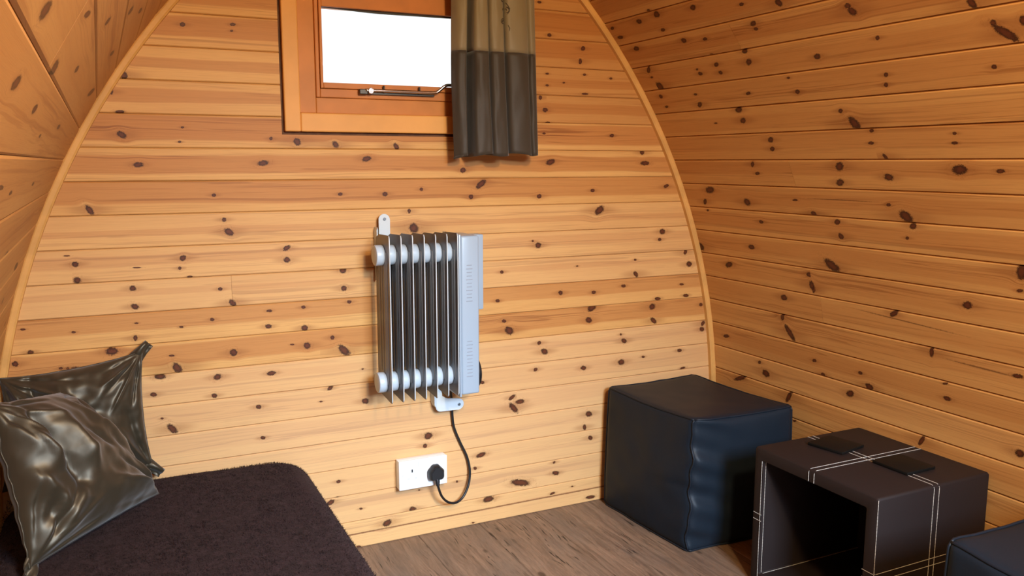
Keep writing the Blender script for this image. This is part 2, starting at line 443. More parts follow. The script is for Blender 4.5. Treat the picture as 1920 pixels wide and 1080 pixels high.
KR = [(-1,-0.0376,0.0189,-115,112,30,177),(-1,-0.1761,0.0189,-65,104,55,102),(-1,-0.266,0.0124,-30,112,76,21),(-2,-0.2446,0.075,-133,124,55,282),(-1,-0.4178,0.0194,-92,73,24,124),(-1,-0.5852,0.0425,-133,93,43,222),(-1,-0.6986,0.0603,-40,95,102,46),(-1,-0.0483,0.0526,-70,67,28,176),(-1,-0.2542,0.0605,-102,87,32,190),(0,-0.0911,0.0177,-63,97,49,101),(0,-0.3129,0.0235,-65,116,72,88),(0,-0.3977,0.0313,-115,83,31,205),(0,-0.5895,0.0168,-107,68,23,134),(0,-0.5894,0.0317,-134,85,36,223),(1,-0.0919,0.0111,-122,96,10,91),(1,-0.0884,0.0364,-183,143,28,272),(1,-0.1038,0.0692,-22,66,63,26),(1,-0.3052,0.0333,-215,149,33,296),(1,-0.3095,0.0473,-96,120,69,151),(1,-0.3899,0.0282,-115,75,18,153),(1,-0.3912,0.0528,-91,141,95,126),(1,-0.5151,0.0044,-102,62,22,163),(1,-0.5124,0.0349,-102,61,13,107),(0,-0.3917,0.0764,-153,108,81,604),(2,-0.085,0.0218,-64,138,90,83),(2,-0.2475,0.0277,-138,90,24,290),(2,-0.0898,0.057,-124,87,18,271),(2,-0.2456,0.0605,-104,67,8,115),(2,-0.4593,0.0417,-122,69,17,209),(2,-0.6193,0.0119,-186,94,34,340),(2,-0.63,0.0513,-141,70,14,168),(3,-0.3958,0.0068,-78,42,8,123),(3,-0.3958,0.0392,-86,88,37,98),(4,-0.4736,0.0197,-100,45,3,127),(3,-0.2799,0.042,-143,81,18,390),(1,-0.7349,0.0477,-103,52,18,142),(0,-0.8757,0.0221,-117,59,29,155),(0,-0.8815,0.0361,-50,73,86,72),(0,-1.1449,0.0672,-39,75,117,43),(1,-0.9143,0.0255,-182,80,29,196),(1,-1.1715,0.0325,-160,52,25,150),(1,-1.1887,0.0562,-28,26,76,78),(1,-1.227,0.0363,-146,44,17,103),(2,-0.8998,0.0322,-180,71,20,192),(2,-0.8904,0.0561,-178,71,17,190),(2,-1.1458,0.0406,-186,56,25,219),(3,-0.7402,0.0308,-155,63,11,177),(3,-0.7681,0.0646,-27,50,72,38),(4,-0.8096,0.0053,-165,57,9,245),(4,-0.7973,0.0365,-131,45,5,241),(4,-1.0193,0.0192,-202,55,9,270),(4,-1.0133,0.0414,-134,37,6,267),(4,-0.4676,0.0465,-106,127,64,108),(4,-0.826,0.0728,-53,87,171,99),(5,-0.3692,0.0124,-154,66,0,122),(5,-0.3769,0.0403,-116,49,-3,202),(6,-0.1421,0.0183,-49,21,-3,93),(6,-0.1007,0.0596,-128,56,-5,109),(6,-0.2971,0.0525,-43,80,63,49),(6,-0.4941,0.0372,-102,35,-14,317),(6,-0.5492,0.0752,-72,91,77,95),(7,-0.1015,0.0082,-191,74,-15,277),(7,-0.3342,0.0323,-102,107,63,147),(7,-0.6249,0.0127,-113,30,-9,134),(7,-0.6268,0.0532,-67,100,98,78),(8,-0.2662,0.0372,-70,53,24,126),(9,-0.1435,0.0276,-50,107,51,31),(8,-0.5747,0.0617,-26,28,41,59),(9,-0.4856,0.0187,-83,52,24,139),(9,-0.4871,0.0504,-24,70,115,16),(8,-0.0152,0.0592,-33,52,44,58),(5,-0.6807,0.0175,-85,28,0,86),(5,-0.6675,0.0617,-84,28,-3,112),(5,-0.8194,0.0443,-72,42,27,108),(5,-1.0095,0.0235,-57,14,-1,88),(5,-1.1003,0.0264,-109,23,-2,208),(6,-0.7992,0.0366,-163,42,-12,239),(6,-0.8419,0.0647,-37,40,50,56),(7,-0.8555,0.008,-114,24,-9,123),(7,-0.8325,0.04,-223,47,-21,241),(8,-1.1058,0.0143,-96,11,-7,58),(8,-1.097,0.0586,-142,17,-39,268),(10,-0.3681,0.0246,-74,62,30,96),(9,-0.4906,0.0627,-126,25,-15,104),(9,-0.9675,0.0326,-84,24,1,104),(10,-0.757,0.0091,-60,-36,-82,128),(11,-0.3502,0.009,-151,21,-17,99),(11,-0.375,0.0531,-18,31,85,61),(11,-0.8587,0.0114,-168,11,-17,80),(11,-1.0761,0.0221,-84,17,-11,193),(12,-0.0802,0.039,-75,9,-35,181),(12,-0.4655,0.0397,-127,62,13,189),(12,-0.4953,0.075,-119,107,69,150),(12,-0.6311,0.0385,-143,64,15,201),(12,-0.6597,0.0713,-67,56,47,96),(12,-0.891,0.0054,-137,4,-89,364),(12,-0.8958,0.0428,-102,38,14,168),(13,-0.2319,0.0155,-166,9,-42,190),(13,-0.259,0.0461,-47,57,47,70),(13,-0.593,0.0275,-77,2,-27,107),(14,-0.1379,0.0099,-31,-13,-57,134),(14,-0.3563,0.0174,-5,-49,-118,63),(14,-0.8224,0.014,-13,-62,-165,83),(13,-1.0792,0.0458,-91,42,26,97),(15,-0.3809,0.0062,-152,-7,-84,298)]
KL = [(4,-1.5759,0.0279,-4,-174,64,45),(3,-1.6234,0.0617,-17,-150,62,-2),(3,-1.3496,0.0149,-29,-248,54,86),(3,-1.367,0.0737,-9,-132,43,-45),(3,-1.1048,0.0452,-17,-229,43,1),(2,-1.0719,0.0541,-22,-170,58,31),(4,-1.3501,0.0333,-3,-207,58,33),(4,-0.8527,0.0304,-3,-262,35,33),(4,-1.1204,0.0532,3,-410,72,54),(3,-0.4468,0.0201,-6,-108,20,69),(2,-0.5563,0.0298,-18,-176,28,23),(1,-0.7938,0.0654,-22,-137,30,-56),(1,-0.5802,0.0232,-29,-177,22,-48),(5,-1.3019,0.0325,34,-380,29,130),(5,-1.1533,0.0433,25,-339,53,83),(5,-0.8022,0.041,17,-317,40,83),(6,-0.7489,0.0801,16,-121,28,119),(7,-0.2991,0.0687,16,-118,20,10)]
KS = [(11,-0.2035,0.0253,-6,3,-6,417),(11,-0.687,0.0149,-6,2,6,320),(11,-0.9891,0.0232,-10,3,11,403),(10,-0.7935,0.0242,-6,2,25,512),(6,-0.6521,0.0304,-8,3,1,665)]


PROFILE = ((0.0, 0.006), (0.0005, 0.0022), (0.0028, 0.0))   # groove edge: across, depth


PROFILE_LEFT = ((0.0, 0.004), (0.0004, 0.0014), (0.0030, 0.0))
PROFILE_SIDE = ((0.0, 0.008), (0.0009, 0.0034), (0.0034, 0.0))


def board(name, parent, place, segs, w, knots, tone, band, seed, mat, streak=None, PROFILE=PROFILE):
    """one board. segs: (s0, s1, t0, t1), s0/s1 numbers or functions of t; place(s, t, depth) -> world"""
    ks = sorted(knots, key=lambda q: q[0])
    bounds = []
    for a, b in zip(ks, ks[1:]):
        m = (a[0] + b[0]) / 2
        if bounds and m - bounds[-1] < 0.0004:
            m = bounds[-1] + 0.0004
        bounds.append(m)
    vs, fs, at = [], [], {'bc': [], 'band': [], 'tone': [], 'k1': [], 'k2': [], 'k3': [], 'k4': [], 'kr': [], 'ks': [], 'kt': []}
    FAR = (60.0, 60.0, 0.0)

    def kv(q, s, t):
        if q is None:
            return FAR
        ds, dt = s - q[0], t - q[1]
        return (q[2] * ds + q[3] * dt, q[4] * ds + q[5] * dt, q[6])

    def kr(q):
        if q is None:
            return 0.001
        return 1.0 / max(abs(q[5]), abs(q[3]), 30.0)

    for (s0, s1, t0, t1) in segs:
        f0 = s0 if callable(s0) else (lambda t, a=s0: a)
        f1 = s1 if callable(s1) else (lambda t, a=s1: a)
        prof = []
        if t0 <= 1e-6:
            prof += [(t, d) for t, d in PROFILE]
        else:
            prof += [(t0, 0.012), (t0, 0.0)]
        if t1 >= w - 1e-6:
            prof += [(w - t, d) for t, d in PROFILE[::-1]]
        else:
            prof += [(t1, 0.0), (t1, 0.012)]
        prof += [(prof[-1][0], 0.015), (prof[0][0], 0.015)]
        lo = max(f0(t) for t, d in prof)
        hi = min(f1(t) for t, d in prof)
        mid = [b for b in bounds if lo + 0.001 < b < hi - 0.001]
        stations = [None] + mid + ['e']
        base = len(vs)
        st = []
        for sv in stations:
            row = []
            for t, d in prof:
                s = f0(t) if sv is None else f1(t) if sv == 'e' else sv
                row.append((s, t))
                vs.append(place(s, t, d))
            st.append(row)
        n = len(prof)
        nb0 = sum(1 for b in bounds if b <= lo + 0.001)
        for j in range(len(stations) - 1):
            ci = min(nb0 + j, max(len(ks) - 1, 0))
            trio = [ks[ci + q] if ks and 0 <= ci + q < len(ks) else None for q in (0, -1, 1)]
            for i in range(n):
                i2 = (i + 1) % n
                fs.append((base + j * n + i, base + j * n + i2, base + (j + 1) * n + i2, base + (j + 1) * n + i))
                for jj, ii in ((j, i), (j, i2), (j + 1, i2), (j + 1, i)):
                    s, t = st[jj][ii]
                    at['bc'].append((s, t, seed))
                    at['band'].append(band)
                    at['tone'].append(tone)
                    for q, nm in zip(trio, ('k1', 'k2', 'k3')):
                        at[nm].append(kv(q, s, t))
                    at['k4'].append(kv(streak, s, t))
                    at['kr'].append(tuple(kr(q) for q in trio))
                    at['ks'].append(tuple(s - q[0] if q else 9.0 for q in trio))
                    at['kt'].append(tuple(t - q[1] if q else 9.0 for q in trio))
        for jj in (0, len(stations) - 1):
            order = [base + jj * n + i for i in range(n)]
            fs.append(tuple(order if jj else order[::-1]))
            for i in (range(n) if jj else range(n - 1, -1, -1)):
                s, t = st[jj][i]
                at['bc'].append((s, t, seed))
                at['band'].append(band)
                at['tone'].append(tone)
                for nm in ('k1', 'k2', 'k3', 'k4'):
                    at[nm].append(FAR)
                at['kr'].append((0.001,) * 3)
                at['ks'].append((9.0,) * 3)
                at['kt'].append((9.0,) * 3)
    me = bpy.data.meshes.new(name)
    me.from_pydata(vs, [], fs)
    for nm, vals in at.items():
        if nm == 'tone':
            a = me.attributes.new(nm, 'FLOAT', 'CORNER')
            a.data.foreach_set('value', vals)
        else:
            a = me.attributes.new(nm, 'FLOAT_VECTOR', 'CORNER')
            a.data.foreach_set('vector', [x for v in vals for x in v])
    me.update()
    return link_mesh(name, me, mat, parent)


def rnd_knots(rg, s0, s1, w, step, existing=()):
    """knots for stretches of board the photograph shows none of"""
    out = []
    s = s0 + rg.uniform(0.05, step)
    while s < s1:
        rx, ry = rg.uniform(0.003, 0.008), rg.uniform(0.003, 0.007)
        out.append((s, rg.uniform(0.012, w - 0.012), 1 / rx, 0.0, 0.0, 1 / ry, 0.0))
        s += rg.uniform(0.5, 1.5) * step
    return out


# ---- far end wall (with the window)
WX0, WX1, WZ0, WZ1 = 0.4295, 1.1505, 1.1555, 1.645      # opening cut in the boards
wall_back_bm = bmesh.new()
zs = sorted({0.0, WZ0, WZ1, 1.94} | {0.1 * i for i in range(1, 20)})
for za, zb in zip(zs, zs[1:]):
    h0, h1 = half_width(za) + 0.02, half_width(zb) + 0.02
    spans = [((XC - h0, XC - h1), (XC + h0, XC + h1))]
    if za >= WZ0 - 1e-6 and zb <= WZ1 + 1e-6:
        spans = [((XC - h0, XC - h1), (WX0 - .004, WX0 - .004)), ((WX1 + .004, WX1 + .004), (XC + h0, XC + h1))]
    for (a0, a1), (b0, b1) in spans:
        for yy in (0.0155, 0.030):
            wall_back_bm.faces.new([wall_back_bm.verts.new(p) for p in ((a0, yy, za), (b0, yy, za), (b1, yy, zb), (a1, yy, zb))])
wall_back = struct(obj('wall_back', wall_back_bm, M_BACK))

# tone and heartwood band of each board, top of wall to floor; the low rows' extra paleness is partly cool daylight painted in
ROW_LOOK = {
    -2: (0.05, (.035, .022, .7)), -1: (0.10, (.034, .026, .9)), 0: (0.02, (.030, .024, .9)), 1: (0.0, (.040, .013, .7)),
    2: (0.0, (.038, .015, .75)), 3: (0.04, (.034, .030, .95)), 4: (0.04, (.040, .023, .85)), 5: (0.08, (.028, .030, .80)),
    6: (-.15, (.046, .008, .55)), 7: (-.20, (.030, .014, .45)), 8: (-.25, (.030, .008, .45)), 9: (-.03, (.022, .025, .75)),
    10: (-.02, (.030, .028, .85)), 11: (-.36, (.030, .010, .35)), 12: (-.40, (.034, .024, .35)), 13: (-.46, (.030, .022, .35)),
    14: (-.46, (.04, .010, .2)), 15: (-.42, (.04, .008, .2)), 16: (-.40, (.03, .012, .3)), 17: (-.32, (.037, .003, .9))}
rg = random.Random(3)
for row in range(-7, 18):
    ztop = (18 - row) * PITCH
    if ztop - PITCH > 1.94:
        continue
    look = ROW_LOOK.get(row, (0.05, (.035, .024, .7)))
    place = (lambda s, t, d, zt=ztop: (s, d, zt - t))
    L = (lambda t, zt=ztop: XC - half_width(min(zt - t, 1.935)) - 0.012)
    Rr = (lambda t, zt=ztop: XC + half_width(min(zt - t, 1.935)) + 0.012)
    kn = [(s, t, a, b, c, d, 0.0) for k, s, t, a, b, c, d in KE if k == row]
    if row < -1:
        kn += rnd_knots(rg, XC - half_width(ztop), XC + half_width(ztop), PITCH, 0.2)
    zb = ztop - PITCH
    if zb >= WZ1 or ztop <= WZ0:
        if row == 8:     # this board is butt-jointed near its left end
            segs_list = [[(L, 0.2880, 0, PITCH)], [(0.2885, Rr, 0, PITCH)]]
        else:
            segs_list = [[(L, Rr, 0, PITCH)]]
    elif zb < WZ0 < ztop:
        segs_list = [[(L, WX0, 0, PITCH), (WX0, WX1, ztop - WZ0, PITCH), (WX1, Rr, 0, PITCH)]]
    elif zb < WZ1 < ztop:
        segs_list = [[(L, WX0, 0, PITCH), (WX0, WX1, 0, ztop - WZ1), (WX1, Rr, 0, PITCH)]]
    else:
        segs_list = [[(L, WX0, 0, PITCH)], [(WX1, Rr, 0, PITCH)]]
    for q, sg in enumerate(segs_list):
        board('board', wall_back, place, sg, PITCH, kn, look[0] + ((-.02 if q == 0 else .5) if len(segs_list) == 2 and row != 8 else .03 * q), look[1], row + 20.3 + q * 0.37, M_PINE, (0.9, .037, .45, 0, 0, 420, 0) if row == 17 else None)  # pieces right of the window toned darker: weaker light there, put into the colour

# ---- curved side walls (they meet at the apex, so they are the ceiling too)
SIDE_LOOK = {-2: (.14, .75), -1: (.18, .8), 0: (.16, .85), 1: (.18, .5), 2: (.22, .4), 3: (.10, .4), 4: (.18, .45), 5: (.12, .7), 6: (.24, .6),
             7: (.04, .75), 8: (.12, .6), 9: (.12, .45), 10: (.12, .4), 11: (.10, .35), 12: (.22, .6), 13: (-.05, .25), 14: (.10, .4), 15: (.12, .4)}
SIDE_BUTT = {0: -0.508, 5: -0.511, 10: -0.512}
APEX_Z = AZ + math.sqrt(AR * AR - AC * AC)
for sgn, wname, kn_src in ((1, 'wall_right', KR), (-1, 'wall_left', KL)):
    sh = bmesh.new()
    ring = []
    for k in range(-11, 20):
        x, z = arch(k)
        if k == -11:
            x, z = -0.0, APEX_Z
        ring.append((XC + sgn * (x + 0.017 * math.cos(PHI5 + (5 - k) * DPHI)), z + 0.017 * math.sin(PHI5 + (5 - k) * DPHI)))
    for d in (0.0, 0.02):
        for (xa, za), (xb, zb) in zip(ring, ring[1:]):
            sh.faces.new([sh.verts.new(p) for p in ((xa + sgn * d, YF - 0.03, za + d * .4), (xb + sgn * d, YF - 0.03, zb + d * .4), (xb + sgn * d, 0.03, zb + d * .4), (xa + sgn * d, 0.03, za + d * .4))])
    wall = struct(obj(wname, sh, M_BACK))
    for k in range(-11, 19):
        a, b = arch(k), arch(k + 1)
        if k == -11:
            a = (0.0, APEX_Z)
        A = Vector((XC + sgn * a[0], 0, a[1]))
        B = Vector((XC + sgn * b[0], 0, b[1]))
        w = (B - A).length
        e = (B - A) / w
        nrm = Vector((e.z * sgn, 0, -e.x * sgn))         # out of the room
        nrm = Vector((-e.z, 0, e.x)) if sgn == 1 else Vector((e.z, 0, -e.x))
        place = (lambda s, t, d, A=A, e=e, nn=nrm: tuple(A + e * t + nn * d + Vector((0, s, 0))))
        kn = [(s, t, a_, b_, c_, d_, 0.12 if sgn < 0 else 0.0) for kk, s, t, a_, b_, c_, d_ in kn_src if kk == k]
        rk = random.Random(100 * k + sgn)
        if sgn == 1:
            kn += rnd_knots(rk, YF, -1.55, w, 0.22)
            if k < -2:
                kn += rnd_knots(rk, -1.5, 0, w, 0.22)
        elif not kn:
            kn += rnd_knots(rk, YF, -0.1, w, 0.28)
        st = None
        for kk, s, t, a_, b_, c_, d_ in KS:
            if kk == k and sgn == 1:
                st = (s, t, a_, b_, c_, d_, 0.0)
        tone, bs = SIDE_LOOK.get(k, (.10, .5))
        band = (rk.uniform(.025, .05), rk.uniform(.018, .028), bs * (0.75 if sgn > 0 else 0.5))
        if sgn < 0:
            tone += 0.28  # whole left wall darkened in its colour to stand in for dimmer light
        cut = SIDE_BUTT.get(k) if sgn > 0 else {3: -1.416}.get(k)
        segs_list = [[(YF, cut - 0.0005, 0, w)], [(cut + 0.0005, 0.0, 0, w)]] if cut else [[(YF, 0.0, 0, w)]]
        for q, sg in enumerate(segs_list):
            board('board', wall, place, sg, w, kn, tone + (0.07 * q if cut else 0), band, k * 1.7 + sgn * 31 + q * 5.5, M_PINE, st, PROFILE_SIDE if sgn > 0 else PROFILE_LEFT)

# ---- front wall behind the camera, with the glazed door's opening that lets the daylight in
DX0, DX1, DZ1 = 0.40, 1.32, 1.76
fw = bmesh.new()
zs = sorted({-0.01, DZ1, 1.94} | {0.1 * i for i in range(1, 20)})
for za, zb in zip(zs, zs[1:]):
    h0, h1 = half_width(max(za, 0)) + 0.02, half_width(zb) + 0.02
    spans = [((XC - h0, XC - h1), (XC + h0, XC + h1))]
    if zb <= DZ1 + 1e-6:
        spans = [((XC - h0, XC - h1), (DX0, DX0)), ((DX1, DX1), (XC + h0, XC + h1))]
    for (a0, a1), (b0, b1) in spans:
        fw.faces.new([fw.verts.new(p) for p in ((a0, YF, za), (b0, YF, za), (b1, YF, zb), (a1, YF, zb))])
wall_front = struct(obj('wall_front', fw, M_PINE_PLAIN))
dm = bmesh.new()
for x0, x1, z0, z1 in ((DX0, DX0 + .06, 0, DZ1), (DX1 - .06, DX1, 0, DZ1), (DX0 + .06, DX1 - .06, DZ1 - .06, DZ1), (DX0 + .06, DX1 - .06, 0, .12)):
    box(dm, x0, x1, YF - .02, YF + .03, z0, z1, 0.003)
struct(obj('door_1', dm, M_PINE_PLAIN))

# ---- floor: rustic laminate planks running along the pod
n = NT('rustic_laminate')
bc = n.sep(n.attr('bc').outputs['Vector'])
sd = n.math('MULTIPLY', bc[2], 5.7)
w1 = n.noise(n.comb(n.math('MULTIPLY', bc[0], 3.0), n.math('MULTIPLY', bc[1], 14.0), sd), 1.0, 4.0)
w2 = n.math('MULTIPLY_ADD', w1, 0.05, bc[1])
g1 = n.noise(n.comb(n.math('MULTIPLY', bc[0], 5.0), n.math('MULTIPLY', w2, 70.0), sd), 1.0, 6.0, 0.72, 0.5)
g2 = n.noise(n.comb(n.math('MULTIPLY', bc[0], 26.0), n.math('MULTIPLY', bc[1], 420.0), sd), 1.0, 3.0, 0.7)
cl = n.noise(n.comb(n.math('MULTIPLY', bc[0], 4.0), n.math('MULTIPLY', bc[1], 9.0), n.math('ADD', sd, 4.0)), 1.0, 3.0)
c = n.mix(n.smooth(g1, 0.28, 0.72), lin(106, 83, 65), lin(152, 123, 99))
c = n.mix(n.smooth(cl, 0.35, 0.75, 0.0, 0.6), c, lin(104, 92, 82))
pl_t = n.math('FRACT', n.math('MULTIPLY', bc[2], 3.37))
c = n.mix(n.math('MULTIPLY', pl_t, 0.35), c, lin(92, 70, 54))
c = n.mix(n.smooth(g2, 0.50, 0.78, 0.0, 0.55), c, lin(70, 52, 40))
ck = n.noise(n.comb(n.math('MULTIPLY', bc[0], 13.0), n.math('MULTIPLY', w2, 170.0), n.math('ADD', sd, 8.0)), 1.0, 2.0, 0.5, 0.3)
gate = n.smooth(n.noise(n.comb(n.math('MULTIPLY', bc[0], 3.0), n.math('MULTIPLY', bc[1], 12.0), n.math('ADD', sd, 2.0)), 1.0, 2.0), 0.42, 0.60)
ckm = n.math('MULTIPLY', n.smooth(ck, 0.60, 0.67), gate)
c = n.mix(n.math('MULTIPLY', ckm, 0.85), c, lin(30, 22, 18))
vor = n.node('ShaderNodeTexVoronoi', feature='F1')
n.link(n.comb(n.math('MULTIPLY', bc[0], 5.0), n.math('MULTIPLY', bc[1], 9.0), sd), vor.inputs['Vector'])
vor.inputs['Scale'].default_value = 1.0
c = n.mix(n.smooth(vor.outputs['Distance'], 0.05, 0.11, 0.75, 0.0), c, lin(48, 34, 26))
n.link(c, n.b.inputs['Base Color'])
n.b.inputs['Roughness'].default_value = 0.48
n.b.inputs['Specular IOR Level'].default_value = 0.4
n.bump(n.math('SUBTRACT', g2, n.math('MULTIPLY', ckm, 1.5)), 0.25, 0.001)
M_FLOOR = n.m
fl = bmesh.new()
box(fl, XC - 1.12, XC + 1.12, YF - .03, 0.03, -0.05, -0.013)
floor = struct(obj('floor', fl, M_BACK))
PW = 0.1933
seam0 = 1.1665
rp = random.Random(11)
i0 = math.floor((XC - 1.10 - seam0) / PW)
for i in range(i0, i0 + 13):
    xa = seam0 + i * PW
    if xa > XC + 1.1:
        break
    cutp = [YF, YF + rp.uniform(.3, 1.1), 0.012]
    for q in range(2):
        y0, y1 = cutp[q], cutp[q + 1]
        sx0, sx1 = max(xa, XC - 1.07) + .0003, min(xa + PW, XC + 1.07) - .0003
        if sx1 - sx0 < .01:
            continue
        pb = bmesh.new()
        box(pb, sx0, sx1, y0 + .0004, y1 - .0004, -0.0125, 0.0, 0.0018, 1)
        me = bpy.data.meshes.new('plank')
        bmesh.ops.recalc_face_normals(pb, faces=pb.faces[:])
        pb.to_mesh(me)
        pb.free()
        a = me.attributes.new('bc', 'FLOAT_VECTOR', 'POINT')
        sdv = rp.uniform(0, 40)
        a.data.foreach_set('vector', [x for v in me.vertices for x in (v.co.y, v.co.x - xa, sdv)])
        link_mesh('plank', me, M_FLOOR, floor)

# ---- arch battens covering the corner between the end wall and the sides
for idx, sgn in ((1, -1), (2, 1)):
    tb = bmesh.new()
    rows = []
    for k2 in range(-21, 39):
        k = k2 / 2
        x, z = arch(k)
        if k2 == -21:
            x, z = 0.0, APEX_Z
        ph = PHI5 + (5 - k) * DPHI
        nx, nz = math.cos(ph), math.sin(ph)
        sec = [(0.002, 0.001), (0.002, -0.013), (-0.003, -0.0155), (-0.013, -0.0155), (-0.0175, -0.012), (-0.0185, 0.001)]
        rows.append([tb.verts.new((XC + sgn * (x + nx * o), yy, z + nz * o)) for o, yy in sec])
    for A, B in zip(rows, rows[1:]):
        for j in range(6):
            tb.faces.new((A[j], A[(j + 1) % 6], B[(j + 1) % 6], B[j]))
    tb.faces.new(rows[0])
    tb.faces.new(rows[-1][::-1])
    struct(obj('trim_%d' % idx, tb, M_PINE_PLAIN, smooth=False))

# ---- window
win = struct(bpy.data.objects.new('window_1', None))
COL.objects.link(win)
win.location = (XC, 0, 1.16)


def wbox(name, mat, dims, bev=0.002, parent=None):
    b = bmesh.new()
    box(b, *dims, bev)
    o = obj(name, b, mat)
    if parent is None:
        keep(o, win)
    else:
        o.parent = parent
        o.location = Vector(o.location) - Vector(win.location)
    return o


def frame(name, x0, x1, z0, z1, t, y0, y1, mat, bev=0.002, parent=None, tb=None):
    tb = tb or t
    return [wbox(name, mat, (x0, x0 + t, y0, y1, z0, z1), bev, parent), wbox(name, mat, (x1 - t, x1, y0, y1, z0, z1), bev, parent),
            wbox(name, mat, (x0 + t, x1 - t, y0, y1, z0, z0 + tb), bev, parent), wbox(name, mat, (x0 + t, x1 - t, y0, y1, z1 - t, z1), bev, parent)]


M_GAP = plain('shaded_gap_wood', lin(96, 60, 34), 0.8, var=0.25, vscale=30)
M_JAMB = plain('window_frame_pine', lin(194, 124, 58), 0.48, spec=.25, var=0.10, vscale=9.0)
M_CASING = plain('window_casing_pine', lin(220, 158, 84), 0.48, spec=.25, var=0.07, vscale=7.0)
M_SASH = plain('window_sash_pine', lin(192, 120, 60), 0.48, spec=.25, var=0.10, vscale=9.0)
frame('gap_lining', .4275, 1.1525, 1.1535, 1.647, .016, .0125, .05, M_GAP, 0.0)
frame('casing_board', .4375, 1.1425, 1.1635, 1.6365, .041, -.004, .05, M_CASING, .003, tb=.048)
frame('jamb_board', .4785, 1.1015, 1.2115, 1.5955, .044, .010, .06, M_JAMB, .002, tb=.041)
frame('frame_board', .5225, 1.0575, 1.2525, 1.5515, .010, .004, .065, M_SASH, .002, tb=.0225)
sash = frame('sash_rail', .5335, 1.0465, 1.2760, 1.5415, .0075, .000, .045, M_SASH, .0015, tb=.0145)
# deep top rail of the sash
wbox('sash_rail', M_SASH, (.541, 1.039, .001, .045, 1.4815, 1.534), .0015)
ng = NT('window_glass')
ng.n.remove(ng.b)
gl = ng.node('ShaderNodeBsdfGlossy')
gl.inputs['Roughness'].default_value = 0.02
tr = ng.node('ShaderNodeBsdfTransparent')
tr.inputs['Color'].default_value = (.97, .98, .98, 1)
fr = ng.node('ShaderNodeFresnel')
fr.inputs['IOR'].default_value = 1.45
ms = ng.node('ShaderNodeMixShader')
ng.link(fr.outputs[0], ms.inputs[0])
ng.link(tr.outputs[0], ms.inputs[1])
ng.link(gl.outputs[0], ms.inputs[2])
ng.link(ms.outputs[0], ng.n['Material Output'].inputs[0])
wbox('glass', ng.m, (.5405, 1.0395, .020, .024, 1.290, 1.482), 0.0)
# sagging dark seal along the top of the pane
sb = bmesh.new()
top, bot = [], []
for i in range(25):
    u = i / 24
    x = .5405 + u * .499
    sag = .0012 + .0075 * math.sin(math.pi * min(1, u * 1.1)) ** 1.5 * (0.8 + 0.2 * math.sin(9 * u))
    top.append((x, 1.4818))
    bot.append((x, 1.4818 - sag))
prism(sb, top + bot[::-1], .014, .019)
keep(obj('seal_strip', sb, M_SEAL), win)
# window stay on the bottom rail
sm = bmesh.new()
box(sm, .632, .655, -.014, .000, 1.2625, 1.2765, .002)
box(sm, .655, .845, -.004, .000, 1.263, 1.2705, .001)
stay = keep(obj('window_stay', sm, M_DARKMETAL), win)
for x in (.700, .800):
    pb = bmesh.new()
    cyl(pb, (x, -.008, 1.268), (x, -.008, 1.287), .0028, 12, .0006)
    o = obj('stay_pin', pb, M_DARKMETAL, stay)
sb = bmesh.new()
pts = spline([(.648, -.012, 1.2735), (.70, -.013, 1.2735), (.80, -.013, 1.273), (.842, -.013, 1.2735), (.855, -.014, 1.279), (.868, -.016, 1.290), (.880, -.016, 1.2945), (.90, -.016, 1.2945)], 6)
tube(sb, pts, .0042, 10)
obj('stay_arm', sb, M_CHROME, stay, smooth=True)
kb = bmesh.new()
cyl(kb, (.662, -.020, 1.272), (.662, -.006, 1.272), .008, 16, .001)
obj('stay_knob', kb, M_CHROME, stay)

# ------------------------------------------------------------------ bed with a brown fleece blanket
bed = thing('single_bed', 'low single bed along the left wall, hidden under the brown fleece blanket', 'bed', (0.09, -0.92, 0))
bb = bmesh.new()
box(bb, -.225, .405, -1.80, -.04, 0.03, .15, .01)
keep(obj('bed_base', bb, M_BACK), bed)
bb = bmesh.new()
box(bb, -.235, .415, -1.82, -.03, .1505, .285, .03, 3)
keep(obj('mattress', bb, plain('cream_ticking', lin(190, 180, 165), 0.8)), bed)
for px, py in ((-.19, -.08), (.37, -.08), (-.19, -1.76), (.37, -1.76)):
    lb = bmesh.new()
    cyl(lb, (px, py, 0.0), (px, py, 0.03), .02, 16, .002)
    keep(obj('leg', lb, M_BACK), bed)

n = NT('brown_fleece')
co = n.coords()
f1 = n.noise(co, 55.0, 4.0, 0.7)
f2 = n.noise(co, 9.0, 3.0)
c = n.mix(n.smooth(f1, 0.35, 0.70), lin(26, 17, 17), lin(52, 38, 39))
c = n.mix(n.smooth(f2, 0.35, 0.7, 0.0, 0.5), c, lin(42, 28, 29))
n.link(c, n.b.inputs['Base Color'])
n.b.inputs['Roughness'].default_value = 0.95
n.b.inputs['Specular IOR Level'].default_value = 0.1
n.b.inputs['Sheen Weight'].default_value = 0.12
n.b.inputs['Sheen Roughness'].default_value = 0.45
n.b.inputs['Sheen Tint'].default_value = lin(170, 140, 135)
n.bump(n.noise(co, 190.0, 4.0, 0.75), 0.7, 0.006)
M_FLEECE = n.m

BX0, BX1, BY0, BY1, BTOP, BR, BE = -.248, .445, -1.86, -.008, .308, .105, .050


